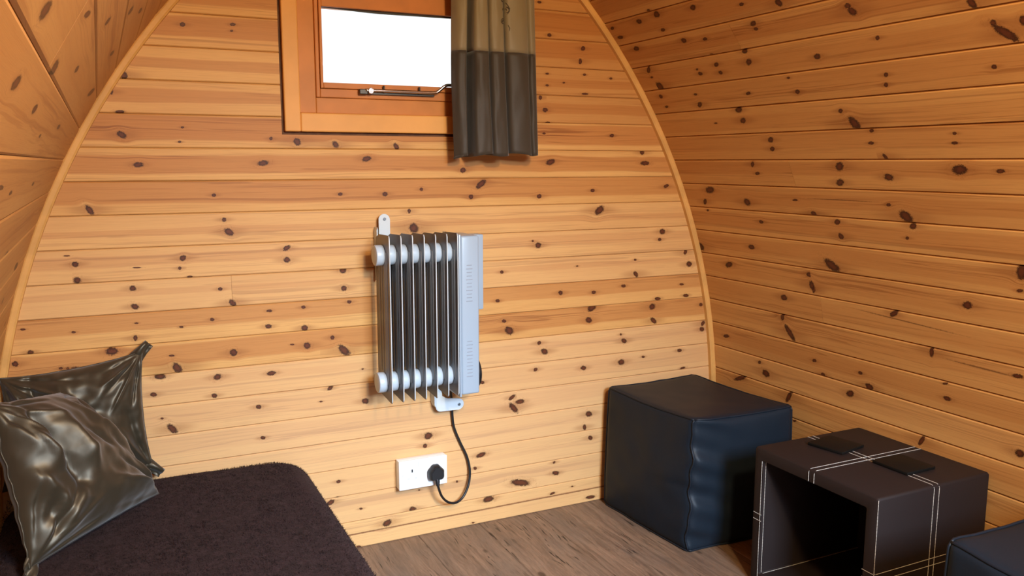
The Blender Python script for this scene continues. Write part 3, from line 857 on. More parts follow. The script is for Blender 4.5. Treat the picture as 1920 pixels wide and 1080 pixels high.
def bed_ring(inset):
    """rounded-rectangle outline of the bed, moved inwards by inset"""
    r = max(BR - inset, 0.01)
    x0, x1, y0, y1 = BX0 + inset, BX1 - inset, BY0 + inset, BY1 - inset
    out = []
    for cx, cy, a0 in ((x1 - r, y1 - r, 0), (x0 + r, y1 - r, 90), (x0 + r, y0 + r, 180), (x1 - r, y0 + r, 270)):
        for j in range(13):
            a = math.radians(a0 + 90 * j / 12)
            out.append((cx + r * math.cos(a), cy + r * math.sin(a)))
    # even out the long sides
    res = []
    for q_, (p, q) in enumerate(zip(out, out[1:] + out[:1])):
        m = {12: 10, 25: 24, 38: 10, 51: 24}.get(q_, 1)
        for j in range(m):
            res.append((p[0] + (q[0] - p[0]) * j / m, p[1] + (q[1] - p[1]) * j / m))
    return res


def bed_z(x, y):
    return .0045 * mnoise.noise(Vector((x * 6, y * 6, 1.3))) + .002 * mnoise.noise(Vector((x * 22, y * 22, 4)))


bm = bmesh.new()
rings = []
for z in (0.012, 0.08, .16, .22):
    rings.append([bm.verts.new((x + (.006 if z < .1 else 0) * math.sin(14 * x + 9 * y), y, z)) for x, y in bed_ring(.004 * mnoise.noise(Vector((z * 9, 0, 0))))])
for j in range(9):
    a = math.pi / 2 * j / 8
    ins = BE * (1 - math.cos(a))
    rings.append([bm.verts.new((x, y, BTOP - BE + BE * math.sin(a) + bed_z(x, y) * math.sin(a))) for x, y in bed_ring(ins)])
for ins in (.07, .095, .13, .17, .21, .25, .29, .33):
    rings.append([bm.verts.new((x, y, BTOP + bed_z(x, y))) for x, y in bed_ring(ins)])
for A, B in zip(rings, rings[1:]):
    for j in range(len(A)):
        bm.faces.new((A[j], A[(j + 1) % len(A)], B[(j + 1) % len(A)], B[j]))
bm.faces.new(rings[-1])
blanket = obj('fleece_blanket', bm, M_FLEECE, smooth=True)
tag(blanket, 'dark brown fleece blanket spread over the low bed on the left', 'blanket')
# the blanket's pile: short fibres standing on the visible part
rf = random.Random(5)
fv, ff = [], []
while len(ff) < 60000:
    x, y = rf.uniform(BX0 + .01, BX1 - .001), rf.uniform(-1.2, BY1 - .001)
    # distance inside the outline
    cx, cy = max(x - (BX1 - BR), 0), max(y - (BY1 - BR), 0)
    ins = BR - math.hypot(cx, cy) if cx > 0 and cy > 0 else min(BX1 - x, BY1 - y)
    if ins <= 0.001:
        continue
    z = BTOP + bed_z(x, y) if ins >= BE else BTOP - BE + math.sqrt(BE * BE - (BE - ins) ** 2)
    lean = Vector((rf.uniform(-1, 1), rf.uniform(-1, 1), rf.uniform(.35, 1.0)))
    if ins < BE:
        nx, ny = (cx, cy) if cx > 0 and cy > 0 else ((1, 0) if BX1 - x < BY1 - y else (0, 1))
        l = math.hypot(nx, ny) or 1
        lean += Vector((nx / l, ny / l, 0)) * 1.2 * (1 - ins / BE)
    lean = lean.normalized() * rf.uniform(.003, .0065)
    a = rf.uniform(0, 2 * math.pi)
    sd = Vector((math.cos(a), math.sin(a), 0)) * rf.uniform(.0005, .0010)
    p = Vector((x, y, z - .0008))
    b = len(fv)
    fv += [tuple(p - sd), tuple(p + sd), tuple(p + lean)]
    ff.append((b, b + 1, b + 2))
pile = pydata('pile', fv, ff, M_FLEECE, blanket)
pile['kind'] = 'stuff'

# ------------------------------------------------------------------ satin cushions
n = NT('olive_brown_satin')
co = n.coords()
n.b.inputs['Base Color'].default_value = lin(68, 59, 43)
n.b.inputs['Metallic'].default_value = 0.5
n.b.inputs['Roughness'].default_value = 0.43
n.b.inputs['Specular IOR Level'].default_value = 0.5
n.b.inputs['Sheen Weight'].default_value = 0.15
fine = n.noise(co, 14.0, 2.0, 0.45, 0.6)
n.bump(fine, 0.16, 0.02)
M_SATIN = n.m


def cushion(name, label, corners, thick, creases, seed, pinch=0.07, ears=(1, 1, 1, 1), N=110, bend=(0, 0)):
    """corners in order (-1,-1) (1,-1) (1,1) (-1,1); creases: u0, v0, u1, v1, width, height (front face)"""
    C = [Vector(c) for c in corners]
    nrm = ((C[1] - C[0]) + (C[2] - C[3])).cross((C[3] - C[0]) + (C[2] - C[1])).normalized()
    t = thing(name, label, 'cushion', tuple(sum(C, Vector()) / 4), 'satin cushions on the bed')
    rc = random.Random(int(seed * 10))
    creases = list(creases)
    for cu_, cv_ in ((-1, -1), (1, -1), (1, 1), (-1, 1)):
        for q_ in range(5):
            ang = math.atan2(-cv_, -cu_) + (q_ - 2) * .30 + rc.uniform(-.1, .1)
            L_ = rc.uniform(.5, 1.15)
            creases.append((cu_ * .98, cv_ * .98, cu_ * .98 + L_ * math.cos(ang), cv_ * .98 + L_ * math.sin(ang), rc.uniform(.030, .055), (.011 if q_ % 2 else -.010) * rc.uniform(.6, 1.2)))
    bm = bmesh.new()

    def pt(u, v, side):
        cu, cv = abs(u) ** 6, abs(v) ** 6
        pu = u * (1 - pinch * (1 - v * v) ** 0.8 * (0.4 + .6 * abs(u)))
        pv = v * (1 - pinch * (1 - u * u) ** 0.8 * (0.4 + .6 * abs(v)))
        p = (C[0] * (1 - pu) * (1 - pv) + C[1] * (1 + pu) * (1 - pv) + C[2] * (1 + pu) * (1 + pv) + C[3] * (1 - pu) * (1 + pv)) / 4
        e = max((1 - u * u), 0) * max((1 - v * v), 0)
        body = thick * e ** 0.42 * (1 - 0.35 * (abs(u * v)) ** 1.5)
        h = body if side > 0 else body * .55
        if side > 0:
            for (u0, v0, u1, v1, w, a) in creases:
                du, dv = u1 - u0, v1 - v0
                L2 = du * du + dv * dv
                q = max(0.0, min(1.0, ((u - u0) * du + (v - v0) * dv) / L2))
                d2 = (u - u0 - q * du) ** 2 + (v - v0 - q * dv) ** 2
                h += a / (1 + d2 / (w * w)) ** 1.5 * min(1, e ** .3 * 1.6) * (1 - 0.85 * abs(2 * q - 1) ** 2)
        wr = mnoise.noise(Vector((u * 2.3 + seed, v * 2.3, side))) * .006 + mnoise.noise(Vector((u * 5.5, v * 5.5 + seed, side * 3))) * .005
        ew = mnoise.noise(Vector((u * 6 + seed, v * 6, 2.2))) * .006 * (1 - e) ** 4
        h += wr * e ** .5
        p = p + nrm * (side * h + ew + bend[0] * (u * u) + bend[1] * (v * v))
        return p
    idx = {}
    for side in (1, -1):
        for i in range(N + 1):
            for j in range(N + 1):
                edge = i in (0, N) or j in (0, N)
                if side == -1 and edge:
                    idx[side, i, j] = idx[1, i, j]
                    continue
                u, v = math.sin((2 * i / N - 1) * math.pi / 2), math.sin((2 * j / N - 1) * math.pi / 2)
                u = 0.55 * u + 0.45 * (2 * i / N - 1)
                v = 0.55 * v + 0.45 * (2 * j / N - 1)
                idx[side, i, j] = bm.verts.new(pt(u, v, side))
        for i in range(N):
            for j in range(N):
                q = [idx[side, i, j], idx[side, i + 1, j], idx[side, i + 1, j + 1], idx[side, i, j + 1]]
                bm.faces.new(q if side > 0 else q[::-1])
    keep(obj('cover', bm, M_SATIN, smooth=True), t)
    # welt round the edge, with a short gathered ear at each corner
    wb = bmesh.new()
    loop = []
    for i in range(N):
        loop.append((i, 0))
    for j in range(N):
        loop.append((N, j))
    for i in range(N, 0, -1):
        loop.append((i, N))
    for j in range(N, 0, -1):
        loop.append((0, j))
    pts = []
    for i, j in loop:
        u, v = math.sin((2 * i / N - 1) * math.pi / 2), math.sin((2 * j / N - 1) * math.pi / 2)
        pts.append(pt(0.55 * u + 0.45 * (2 * i / N - 1), 0.55 * v + 0.45 * (2 * j / N - 1), 1))
    tube(wb, pts, .0016, 6, closed=True)
    keep(obj('edge_seam', wb, M_SATIN, smooth=True), t)
    cen = sum(C, Vector()) / 4
    for c, on in zip(C, ears):
        if not on:
            continue
        d = (c - cen).normalized()
        s = d.cross(nrm)
        eb = bmesh.new()
        rows = []
        for i in range(7):
            q = i / 6
            row = []
            for j in range(7):
                wv = (j / 6 - .5) * 2
                row.append(eb.verts.new(c - d * .030 + d * (.052 * q) + s * (wv * (.017 - .006 * q)) + nrm * (.008 * math.sin(wv * 3.0 + seed) * q + .005 * math.sin(5 * q + wv * 2))))
            rows.append(row)
        for A, B in zip(rows, rows[1:]):
            for j in range(6):
                eb.faces.new((A[j], A[j + 1], B[j + 1], B[j]))
        eo = keep(obj('corner_ear', eb, M_SATIN, smooth=True), t)
        so = eo.modifiers.new('thickness', 'SOLIDIFY')
        so.thickness = .002
        so.offset = 0
    return t


cushion('satin_cushion', 'olive brown satin cushion standing upright against the end wall, behind the other cushion',
        ((-.245, -.060, .335), (.078, -.045, .335), (.070, -.020, .630), (-.235, -.030, .596)), .050,
        ((-.9, .9, -.3, .1, .13, .022), (-.62, 1.0, -.5, -.2, .09, -.022), (.95, .95, .1, .3, .16, .012), (.9, -.8, .2, .2, .14, .016), (.72, .2, .88, -.9, .10, -.014), (-.8, .2, -.1, .5, .10, .016),
         (-.25, 1.0, -.15, .2, .10, .014)), 2.7,
        ears=(0, 1, 1, 0), pinch=.085)
cushion('satin_cushion', 'creased olive brown satin cushion lying forward on the brown blanket, nearest the camera',
        ((-.165, -.485, .324), (.078, -.192, .324), (-.108, -.128, .572), (-.215, -.400, .630)), .084,
        ((-.95, .7, -.55, -.1, .13, .026), (-.62, .95, -.40, -.45, .10, -.030), (-.30, .9, -.18, -.35, .13, .020), (-1.0, .1, -.62, -.62, .11, .022), (-.8, -.25, -.75, -.8, .09, -.018), (.1, .95, .8, -.2, .16, .018),
         (.9, -.9, -.25, -.50, .26, .022), (.25, .85, .7, .25, .09, -.014), (-.9, -.95, -.35, -.35, .14, .018), (.45, .05, .85, -.6, .07, -.012), (-.45, -.1, .15, .1, .16, .012), (.0, .35, .35, -.1, .07, -.010)), 5.1,
        ears=(1, 0, 0, 0), pinch=.03)

# ------------------------------------------------------------------ oil-filled radiator hung on the end wall
rad = thing('oil_radiator', 'small white oil-filled radiator with seven fins fixed to the end wall below the window', 'radiator', (.78, -.09, .45))
FX = (.661, .6925, .7240, .7560, .7880, .8200, .8500)
RZ0, RZ1 = .4525, .8985
fin_me = edge_me = None
for x in FX:
    if fin_me is None:
        fb = bmesh.new()
        # thin plate, bevelled at its wall-side corners (outline in y, z), with an embossed oil channel
        ol = [(-.150, RZ0 + .010), (-.147, RZ0 + .002), (-.142, RZ0), (-.062, RZ0 + .006), (-.036, RZ0 + .020), (-.030, RZ0 + .034),
              (-.030, RZ1 - .030), (-.036, RZ1 - .012), (-.062, RZ1 - .002), (-.142, RZ1), (-.147, RZ1 - .002), (-.150, RZ1 - .010)]
        A = [fb.verts.new((-.0010, y, z)) for y, z in ol]
        B = [fb.verts.new((.0010, y, z)) for y, z in ol]
        fb.faces.new(A)
        fb.faces.new(B[::-1])
        for i in range(len(ol)):
            j = (i + 1) % len(ol)
            fb.faces.new((A[i], A[j], B[j], B[i]))
        for yc, hw in ((-.112, .008), (-.090, .008), (-.068, .008)):
            vs = box(fb, -.0045, .0045, yc - hw, yc + hw, RZ0 + .075, RZ1 - .075, .004, 2)
        vs = box(fb, -.0030, .0030, -.132, -.048, RZ0 + .045, RZ1 - .045, .0028, 2)
        o = obj('fin', fb, M_FIN, auto=40)
        fin_me = o.data
    else:
        o = bpy.data.objects.new('fin', fin_me)
        COL.objects.link(o)
    o.location = (x, 0, 0)
    keep(o, rad)
    if edge_me is None:
        eb = bmesh.new()
        tube(eb, [(0, -.1460, RZ0 + .0015), (0, -.1495, RZ0 + .008), (0, -.1505, RZ0 + .05), (0, -.1505, RZ1 - .05), (0, -.1495, RZ1 - .008), (0, -.1460, RZ1 - .0015)], .0016, 8)
        edge_me = obj('rolled_edge', eb, M_BRACKET, o, smooth=True).data
    else:
        eo = bpy.data.objects.new('rolled_edge', edge_me)
        COL.objects.link(eo)
        eo.parent = o
CY = -.092
for zc in (.843, .500):
    cb = bmesh.new()
    cyl(cb, (FX[0] - .024, CY, zc), (FX[0] - .0012, CY, zc), .0275, 40, .003)
    keep(obj('end_cap', cb, M_CAP, auto=40), rad)
    for i in range(6):
        cb = bmesh.new()
        cyl(cb, (FX[i] + .0015, CY, zc), (FX[i + 1] - .0015, CY, zc), .0265, 36, .003)
        cyl(cb, (FX[i] + .0060, CY, zc), (FX[i] + .0085, CY, zc), .0274, 36)
        keep(obj('collar', cb, M_CAP, auto=40), rad)
hb = bmesh.new()
box(hb, .8590, .9125, -.1500, -.0320, .4530, .8905, .006, 3)
hous = keep(obj('housing', hb, M_WHITE, auto=40), rad)
rim = bmesh.new()
box(rim, .8525, .8585, -.1525, -.0300, .4480, .8950, .0025, 2)
keep(obj('rim', rim, M_WHITE, auto=40), rad)
for zc, cnt in ((.762, 11), (.553, 11)):
    for i in range(cnt):
        z = zc + (i - (cnt - 1) / 2) * .0098
        vb = bmesh.new()
        wv = .0075 + .0018 * (i % 3 == 0)
        box(vb, .8830 - wv, .8830 + wv, -.1506, -.1496, z - .0009, z + .0009, .0003, 1)
        obj('vent_slot', vb, plain('vent_grey', lin(140, 146, 156), 0.6) if i == 0 and zc > .6 else bpy.data.materials['vent_grey'], hous)
pb = bmesh.new()
box(pb, .9130, .9520, -.090, -.050, .676, .8880, .004, 2)
keep(obj('control_box', pb, M_WHITE, auto=40), rad)
kb = bmesh.new()
cyl(kb, (.9130, -.078, .497), (.9330, -.078, .497), .046, 32, .006)
keep(obj('thermostat_knob', kb, M_BLACK, auto=40), rad)
# wall brackets
br = bmesh.new()
poly = [(.6735, .800), (.7050, .800), (.7050, .9310)] + [(.6890 + .0160 * math.cos(a), .9310 + .0160 * math.sin(a)) for a in [math.pi * i / 12 for i in range(1, 12)]] + [(.6735, .9310)]
prism(br, poly, -.0215, -.0175)
bmesh.ops.bevel(br, geom=br.edges[:], offset=.0012, segments=2, affect='EDGES')
prism(br, [(.6645, .770), (.6675, .766), (.6675, .912), (.6645, .905)], -.030, -.002)
prism(br, [(.6645, .770), (.7100, .770), (.7100, .900), (.6645, .905)], -.004, -.001)
prism(br, [(.7070, .800), (.7095, .800), (.7095, .880), (.7070, .890)], -.020, -.002)
bk = keep(obj('wall_bracket', br, M_BRACKET, auto=40), rad)
sb = bmesh.new()
cyl(sb, (.6895, -.0235, .9330), (.6895, -.0205, .9330), .0042, 16, .0008)
box(sb, .6865, .6925, -.0240, -.0234, .9324, .9336)
obj('screw', sb, M_SCREW, bk)
br = bmesh.new()
poly = [(.8260, .470), (.8260, .3910), (.8290, .3830), (.8370, .3775), (.8960, .3765)] + [(.8960 + .0165 * math.cos(a), .3930 + .0165 * math.sin(a)) for a in [math.radians(-90 + 15 * i) for i in range(1, 12)]] + [(.8980, .4095), (.8600, .4130), (.8450, .4220), (.8400, .470)]
prism(br, poly, -.0330, -.0290)
bmesh.ops.bevel(br, geom=br.edges[:], offset=.0012, segments=2, affect='EDGES')
prism(br, [(.8220, .470), (.8220, .400), (.8255, .392), (.8255, .470)], -.033, -.002)
bk = keep(obj('wall_bracket', br, M_BRACKET, auto=40), rad)
sb = bmesh.new()
cyl(sb, (.8975, -.0350, .3925), (.8975, -.0320, .3925), .0044, 16, .0008)
box(sb, .8943, .9007, -.0355, -.0349, .3919, .3931)
obj('screw', sb, M_SCREW, bk)
# power cord and its plug
cord = bmesh.new()
cpts = spline([(.868, -.060, .470), (.8735, -.030, .435), (.8830, -.014, .395), (.8850, -.010, .360), (.8905, -.008, .318), (.9090, -.008, .270), (.9300, -.010, .222), (.9375, -.014, .178),
               (.9300, -.020, .138), (.9100, -.026, .106), (.8830, -.034, .096), (.8560, -.042, .106), (.8340, -.052, .130), (.8215, -.058, .160), (.8190, -.060, .172)], 8)
tube(cord, cpts, .0036, 10)
cd = keep(obj('power_cord', cord, M_BLACK, smooth=True), rad)
pl = bmesh.new()
px, pz = .8190, .2035
outline = [(-.0235, -.0150), (-.0185, -.0215), (.0185, -.0215), (.0235, -.0150), (.0235, .0060), (.0080, .0230), (-.0080, .0230), (-.0235, .0060)]
A = [pl.verts.new((px + x, -.0370, pz + z)) for x, z in outline]
B = [pl.verts.new((px + x * .98, -.0520, pz + z * .98)) for x, z in outline]
Cc = [pl.verts.new((px + x * .78, -.0600, pz + z * .80 - .001)) for x, z in outline]
for P_, Q_ in ((A, B), (B, Cc)):
    for i in range(8):
        pl.faces.new((P_[i], P_[(i + 1) % 8], Q_[(i + 1) % 8], Q_[i]))
pl.faces.new(A[::-1])
pl.faces.new(Cc)
bmesh.ops.bevel(pl, geom=pl.edges[:], offset=.0016, segments=2, affect='EDGES')
tube(pl, [(px, -.054, pz - .019), (px, -.057, pz - .026), (px, -.060, pz - .036)], [.0075, .0065, .0045], 12)
obj('plug', pl, M_BLACK, cd, auto=35)

# ------------------------------------------------------------------ double wall socket
so = thing('wall_socket', 'white double wall socket on the end wall with a black plug in its right outlet', 'socket', (.785, 0, .2035))
b = bmesh.new()
box(b, .7130, .8570, -.0250, -.0004, .1615, .2455, .002, 2)
keep(obj('back_box', b, M_PLASTIC, auto=40), so)
b = bmesh.new()
box(b, .7120, .8580, -.0345, -.0256, .1605, .2465, .003, 3)
plate = keep(obj('face_plate', b, M_PLASTIC, auto=40), so)
for cx in (.7510, .8190):
    for sx, sz, w, h in ((0, .0115, .0022, .0045), (-.0110, -.0105, .0036, .0018), (.0110, -.0105, .0036, .0018)):
        b = bmesh.new()
        box(b, cx + sx - w, cx + sx + w, -.0349, -.0343, .2035 + sz - h, .2035 + sz + h)
        obj('pin_slot', b, M_SLOT if cx < .8 and sz > 0 else bpy.data.materials.get('slot_pale') or plain('slot_pale', lin(196, 196, 194), .6), plate)
for cx in (.7750, .7950):
    b = bmesh.new()
    box(b, cx - .0055, cx + .0055, -.0368, -.0343, .2250, .2400, .001, 2)
    obj('rocker_switch', b, M_PLASTIC, plate, auto=40)
for cx in (.7230, .8470):
    b = bmesh.new()
    cyl(b, (cx, -.0352, .2035), (cx, -.0343, .2035), .0032, 14, .0003)
    obj('screw', b, plain('screw_cap', lin(205, 205, 203), .5) if cx < .8 else bpy.data.materials['screw_cap'], plate)

# ------------------------------------------------------------------ curtain, pushed to the right of the window
n = NT('khaki_taffeta')
n.b.inputs['Base Color'].default_value = lin(128, 113, 84)
n.b.inputs['Roughness'].default_value = 0.55
n.b.inputs['Specular IOR Level'].default_value = 0.35
n.b.inputs['Sheen Weight'].default_value = 0.2
n.bump(n.noise(n.coords(), 40.0, 3.0, .6), 0.15, 0.006)
M_CUR1 = n.m
n = NT('dark_taupe_taffeta')
n.b.inputs['Base Color'].default_value = lin(62, 53, 41)
n.b.inputs['Roughness'].default_value = 0.58
n.b.inputs['Specular IOR Level'].default_value = 0.3
n.b.inputs['Sheen Weight'].default_value = 0.2
n.bump(n.noise(n.coords(), 40.0, 3.0, .6), 0.15, 0.006)
M_CUR2 = n.m
cur = thing('window_curtain', 'short two-tone khaki and dark taupe satin curtain gathered over the right half of the window', 'curtain', (1.01, -.07, 1.10))
# cross-section of the folds: x and y at the hem, x and y at the top
FOLDS = [(.880, -.060, .876, -.054), (.890, -.080, .885, -.074), (.902, -.085, .899, -.082), (.9095, -.080, .911, -.080), (.9120, -.045, .914, -.050), (.916, -.016, .918, -.022), (.925, -.014, .925, -.020), (.930, -.045, .930, -.048),
         (.932, -.088, .932, -.084), (.944, -.098, .941, -.092), (.962, -.099, .953, -.093), (.9795, -.092, .9645, -.084), (.9815, -.040, .966, -.038), (.9845, -.040, .969, -.038), (.9865, -.090, .9715, -.086),
         (.999, -.099, .982, -.094), (1.014, -.098, .995, -.094), (1.0285, -.090, 1.008, -.086), (1.0315, -.064, 1.0115, -.054), (1.0345, -.064, 1.0145, -.054), (1.038, -.092, 1.018, -.088), (1.056, -.100, 1.038, -.095), (1.080, -.099, 1.060, -.094),
         (1.098, -.091, 1.080, -.084), (1.103, -.084, 1.086, -.078), (1.110, -.092, 1.094, -.085), (1.122, -.086, 1.108, -.080), (1.130, -.066, 1.118, -.060)]


def fold_curve(z):
    q = max(0.0, min(1.0, (z - 1.102) / .50))
    pts = [Vector((a + (c - a) * q, b + (d - b) * q, 0)) for a, b, c, d in FOLDS]
    return spline(pts, 5)


def curtain_piece(z0, z1, rows, off, hem):
    bm = bmesh.new()
    grid = []
    for i in range(rows + 1):
        z = z0 + (z1 - z0) * i / rows
        row = []
        cv = fold_curve(z)
        for j, p in enumerate(cv):
            u = j / (len(cv) - 1)
            wob = .004 * mnoise.noise(Vector((u * 9, z * 7, 3))) + .0025 * mnoise.noise(Vector((u * 22, z * 16, 8)))
            dz = 0.0
            if hem:
                dz = (.004 * math.sin(u * 19) - .010 * max(0, .16 - u) / .16 + .004 * u) * max(0, 1 - i / 4)
            dx = .010 * (1 - u) * max(0, 1 - abs(z - 1.30) / .22)
            row.append(bm.verts.new((p.x + wob * .6 - dx * .4, p.y - off + wob, z + dz)))
        grid.append(row)
    for A, B in zip(grid, grid[1:]):
        for j in range(len(A) - 1):
            bm.faces.new((A[j], A[j + 1], B[j + 1], B[j]))
    return bm


for nm, z0, z1, rows, off, mat, hem in (('lower_panel', 1.103, 1.381, 26, 0.0, M_CUR2, True), ('upper_panel', 1.3812, 1.62, 22, 0.0, M_CUR1, False)):
    o = keep(obj(nm, curtain_piece(z0, z1, rows, off, hem), mat, smooth=True), cur)
    md = o.modifiers.new('thickness', 'SOLIDIFY')
    md.thickness = .0018
    md.offset = 1
    if hem:
        b = bmesh.new()
        cv = fold_curve(1.103)
        tube(b, [(p.x, p.y + .004, 1.106 + (.004 * math.sin(j / (len(cv) - 1) * 19) - .010 * max(0, .16 - j / (len(cv) - 1)) / .16 + .004 * j / (len(cv) - 1))) for j, p in enumerate(cv)], .0035, 6)
        keep(obj('hem', b, M_CUR2, smooth=True), cur)
# curling embroidered stem near the top
eb = bmesh.new()
M_EMB = plain('dark_embroidery', lin(74, 62, 48), .6)
for cx, cz, s, r0 in ((1.012, 1.462, 1, .009), (1.021, 1.492, -1, .010), (1.013, 1.520, 1, .011)):
    pts = []
    for i in range(22):
        a = i / 21 * 1.6 * 2 * math.pi
        r = r0 * (1 - i / 26)
        x = cx + s * r * math.cos(a)
        cvv = fold_curve(cz)
        yy = min(cvv, key=lambda p: abs(p.x - x)).y
        pts.append((x, yy - .0030, cz + r * math.sin(a)))
    tube(eb, pts, .0011, 6)
stem = []
for i in range(16):
    z = 1.43 + .11 * i / 15
    x = 1.024 + .006 * math.sin(i * .9)
    yy = min(fold_curve(z), key=lambda p: abs(p.x - x)).y
    stem.append((x, yy - .003, z))
tube(eb, stem, .0011, 6)
keep(obj('embroidery', eb, M_EMB, smooth=True), cur)

# ------------------------------------------------------------------ black beanbag cubes


def pouf(name, label, corners, seed, wr):
    """corners: bottom four then top four, each in order (x-,y-) (x+,y-) (x+,y+) (x-,y+)"""
    C = [Vector(c) for c in corners]
    t = thing(name, label, 'pouffe', tuple(sum(C[:4], Vector()) / 4), 'black beanbag cubes')
    bm = bmesh.new()
    N = 40

    def tri(a, b, c):
        s = Vector()
        for k, (sa, sb, sc) in enumerate(((-1, -1, -1), (1, -1, -1), (1, 1, -1), (-1, 1, -1), (-1, -1, 1), (1, -1, 1), (1, 1, 1), (-1, 1, 1))):
            s += C[k] * ((1 + sa * a) * (1 + sb * b) * (1 + sc * c) / 8)
        return s

    def shape(p):
        a, b, c = p
        r = .085
        q = Vector((max(-1 + r, min(1 - r, a)), max(-1 + r, min(1 - r, b)), max(-1 + r, min(1 - r, c))))
        d = Vector(p) - q
        if d.length > 1e-6:
            mx = max(abs(d.x), abs(d.y), abs(d.z))
            d = d.normalized() * min(r, d.length if mx < r - 1e-6 else r)
        q = q + d
        a, b, c = q
        f = lambda x: max(1 - x * x, 0)
        sgn = lambda x: (x > 0) - (x < 0)
        # bulging faces; the top sags, the bottom is flat on the floor
        q.x += sgn(a) * abs(a) ** 8 * .075 * f(b) ** .6 * f(c) ** .6
        q.y += sgn(b) * abs(b) ** 8 * .075 * f(a) ** .6 * f(c) ** .6
        if c > 0:
            q.z += abs(c) ** 8 * (-.05 * f(a) * f(b) - .05 * f(b) * abs(a) ** 4 - .04 * f(a) * abs(b) ** 4)
        # creases across the front edge
        if wr:
            fe = math.exp(-((a + 1) / .60) ** 2) * abs(b) ** 6 * (b < 0)
            q.y -= fe * (.050 * math.sin(c * 8.6 + a * 2.2 + seed) * abs(math.sin(c * 4.3 + a * 1.1 + seed / 2)) + .018 * math.sin(c * 19 + a * 6))
            fe2 = math.exp(-((b + 1) / .5) ** 2) * abs(a) ** 6 * (a < 0)
            q.x += fe2 * .020 * math.exp(-((c + .02 + (b + 1) * .12) / .05) ** 2)
            q.x += fe2 * .012 * math.sin(c * 8 + b * 3)
        q += Vector((1, 1, .4)) * (.012 * mnoise.noise(Vector((a * 3 + seed, b * 3, c * 3))))
        return tri(*q)
    keyed = {}

    def vert(p):
        k = tuple(round(x, 4) for x in p)
        if k not in keyed:
            keyed[k] = bm.verts.new(shape(k))
        return keyed[k]
    for ax in range(3):
        for sg in (-1, 1):
            for i in range(N):
                for j in range(N):
                    quad = []
                    for di, dj in ((0, 0), (1, 0), (1, 1), (0, 1)):
                        u, v = -1 + 2 * (i + di) / N, -1 + 2 * (j + dj) / N
                        p = [0, 0, 0]
                        p[ax] = sg
                        p[(ax + 1) % 3] = u
                        p[(ax + 2) % 3] = v
                        quad.append(vert(p))
                    bm.faces.new(quad if sg > 0 else quad[::-1])
    body = keep(obj('cover', bm, M_POUF, smooth=True), t)
    # piped seams along the twelve edges
    for fixed in range(3):
        for s1 in (-1, 1):
            for s2 in (-1, 1):
                pts = []
                for i in range(25):
                    p = [0, 0, 0]
                    p[fixed] = -1 + 2 * i / 24
                    p[(fixed + 1) % 3] = s1
                    p[(fixed + 2) % 3] = s2
                    k = shape(tuple(p))
                    cen = tri(0, 0, 0)
                    d = (k - cen).normalized()
                    k = k + d * .0015
                    k.z = max(k.z, .0032)
                    pts.append(k)
                sb = bmesh.new()
                tube(sb, pts, .0030, 8)
                keep(obj('seam', sb, M_POUF_SEAM, smooth=True), t)
    return t


pouf('beanbag_cube', 'black vinyl beanbag cube standing in the far right corner against the end wall',
     ((1.418, -.434, 0), (1.772, -.452, 0), (1.790, -.028, 0), (1.392, -.034, 0), (1.424, -.440, .392), (1.762, -.462, .394), (1.752, -.014, .388), (1.402, -.036, .390)), 1.0, True)
pouf('beanbag_cube', 'black vinyl beanbag cube at the bottom right corner, in front of the cube table',
     ((1.385, -1.660, 0), (1.790, -1.660, 0), (1.800, -1.245, 0), (1.385, -1.240, 0), (1.395, -1.655, .366), (1.775, -1.655, .366), (1.800, -1.236, .388), (1.396, -1.236, .384)), 4.0, False)

# ------------------------------------------------------------------ leatherette cube table
TX0, TX1, TY0, TY1, TH, TT = 1.472, 1.838, -1.016, -.630, .366, .032
tab = thing('cube_table', 'dark brown leatherette cube table, open at the side, with white cross stitching on its top', 'table', ((TX0 + TX1) / 2, (TY0 + TY1) / 2, 0))
fb = bmesh.new()


def rrect(y0, y1, z0, z1, r):
    out = []
    for cy, cz, a0 in ((y1 - r, z1 - r, 0), (y0 + r, z1 - r, 90), (y0 + r, z0 + r, 180), (y1 - r, z0 + r, 270)):
        for j in range(5):
            a = math.radians(a0 + 22.5 * j)
            out.append((cy + r * math.cos(a), cz + r * math.sin(a)))
    return out


rows = []
for inset, x in ((0, TX0 + .005), (.0015, TX0 + .0015), (.005, TX0)):
    rows.append([fb.verts.new((x, y, z)) for y, z in rrect(TY0 + inset, TY1 - inset, .0005 + inset, TH - inset, .007)])
for inset, x in ((.004, TX0), (.001, TX0 + .001), (0, TX0 + .004)):
    rows.append([fb.verts.new((x, y, z)) for y, z in rrect(TY0 + TT - inset, TY1 - TT + inset, TT - inset, TH - TT + inset, .004)])
inner = rows[-1]
rows.append([fb.verts.new((TX1 - .004, v.co.y, v.co.z)) for v in inner])
for inset, x in ((.004, TX1), ):
    rows.append([fb.verts.new((x, y, z)) for y, z in rrect(TY0 + TT - inset, TY1 - TT + inset, TT - inset, TH - TT + inset, .004)])
for inset, x in ((.005, TX1), (.0015, TX1 - .0015), (0, TX1 - .005)):
    rows.append([fb.verts.new((x, y, z)) for y, z in rrect(TY0 + inset, TY1 - inset, .0005 + inset, TH - inset, .007)])
rows.append(rows[0])
for A, B in zip(rows, rows[1:]):
    for j in range(20):
        fb.faces.new((A[j], A[(j + 1) % 20], B[(j + 1) % 20], B[j]))
keep(obj('wrapped_frame', fb, M_LEATHER, auto=50), tab)
pb = bmesh.new()
box(pb, TX1 - .016, TX1 - .008, TY0 + TT + .0003, TY1 - TT - .0003, TT + .0003, TH - TT - .0003, .001, 1)
keep(obj('back_panel', pb, M_LEATHER), tab)


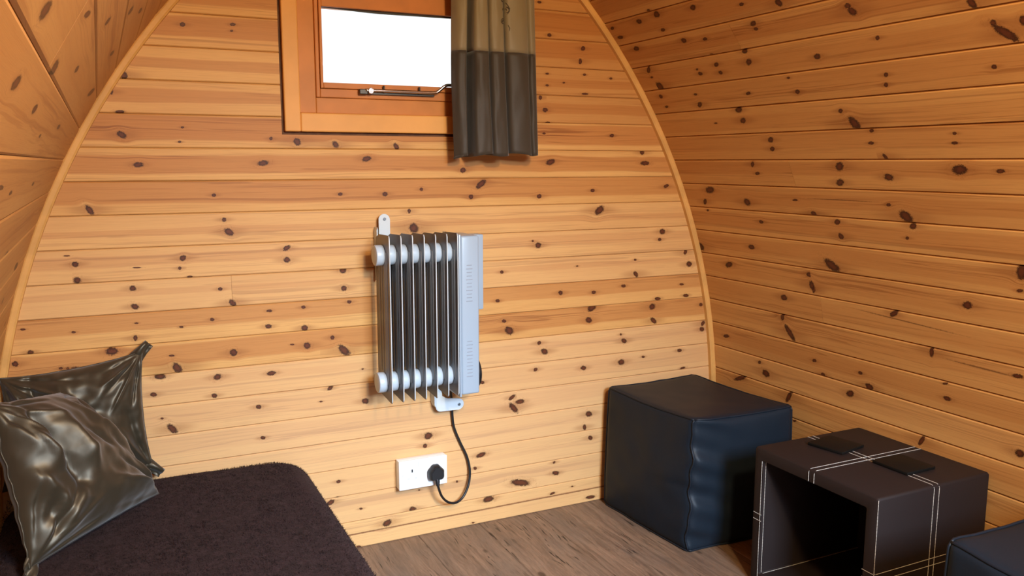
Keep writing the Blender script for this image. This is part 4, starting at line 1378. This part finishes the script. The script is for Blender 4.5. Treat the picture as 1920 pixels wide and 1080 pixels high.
def stitches(pts, gap=.0085):
    """a row of short white thread stitches along a path of straight runs"""
    bm = bmesh.new()
    for p, q in zip(pts, pts[1:]):
        p, q = Vector(p), Vector(q)
        L = (q - p).length
        k = max(1, round(L / gap))
        for i in range(k):
            a = p + (q - p) * ((i + .06) / k)
            c = p + (q - p) * ((i + .94) / k)
            tube(bm, [a, c], .00065, 5)
    keep(obj('stitching', bm, M_THREAD), tab)


e = .0006
xm, ym, zm = (TX0 + TX1) / 2, (TY0 + TY1) / 2, TH / 2
for d in (-.0085, .0085):
    # across the top from the open side to the far side, then down over the top's edge
    stitches([(TX0 - e, ym + d, TH - TT + .002), (TX0 - e, ym + d, TH - .006), (TX0 + .006, ym + d, TH + e), (TX1 - .006, ym + d, TH + e), (TX1 + e, ym + d, TH - .006), (TX1 + e, ym + d, TH - TT)])
    # along the top and down both closed sides
    stitches([(xm + d, TY0 - e, .01), (xm + d, TY0 - e, TH - .006), (xm + d, TY0 + .006, TH + e), (xm + d, TY1 - .006, TH + e), (xm + d, TY1 + e, TH - .006), (xm + d, TY1 + e, .01)])
    # round the closed sides at mid height
    for y, s, yi in ((TY0, -1, TY0 + TT), (TY1, 1, TY1 - TT)):
        stitches([(TX0 - e, yi - s * .001, zm + d), (TX0 - e, y - s * .005, zm + d), (TX0 + .005, y + s * e, zm + d), (TX1 - .005, y + s * e, zm + d)])
stitches([(TX0 - e, TY1 - TT + .004, .004), (TX0 - e, TY1 - TT + .004, TH - TT)])
stitches([(TX0 + .008, TY1 - TT - e, .034), (TX0 + .008, TY1 - TT - e, TH - TT - .002)])
stitches([(TX0 + .0008, TY0 + .0008, .006), (TX0 + .0008, TY0 + .0008, TH - .004)])
stitches([(TX0 + .010, TY1 - TT - .004, .0326), (TX1 - .01, TY1 - TT - .004, .0326)])

# ------------------------------------------------------------------ coasters on the table
for cx, cy, rot, lab in ((1.655, -.722, 11, 'square black leatherette coaster on the cube table, the one nearer the end wall'), (1.690, -.898, 1, 'square black leatherette coaster on the cube table, the one nearer the camera')):
    b = bmesh.new()
    box(b, -.049, .049, -.049, .049, 0, .0075, .0015, 2)
    o = obj('coaster', b, M_COASTER, auto=40)
    o.location = (cx, cy, TH + .0004)
    o.rotation_euler = (0, 0, math.radians(rot))
    tag(o, lab, 'coaster', 'coasters on the cube table')
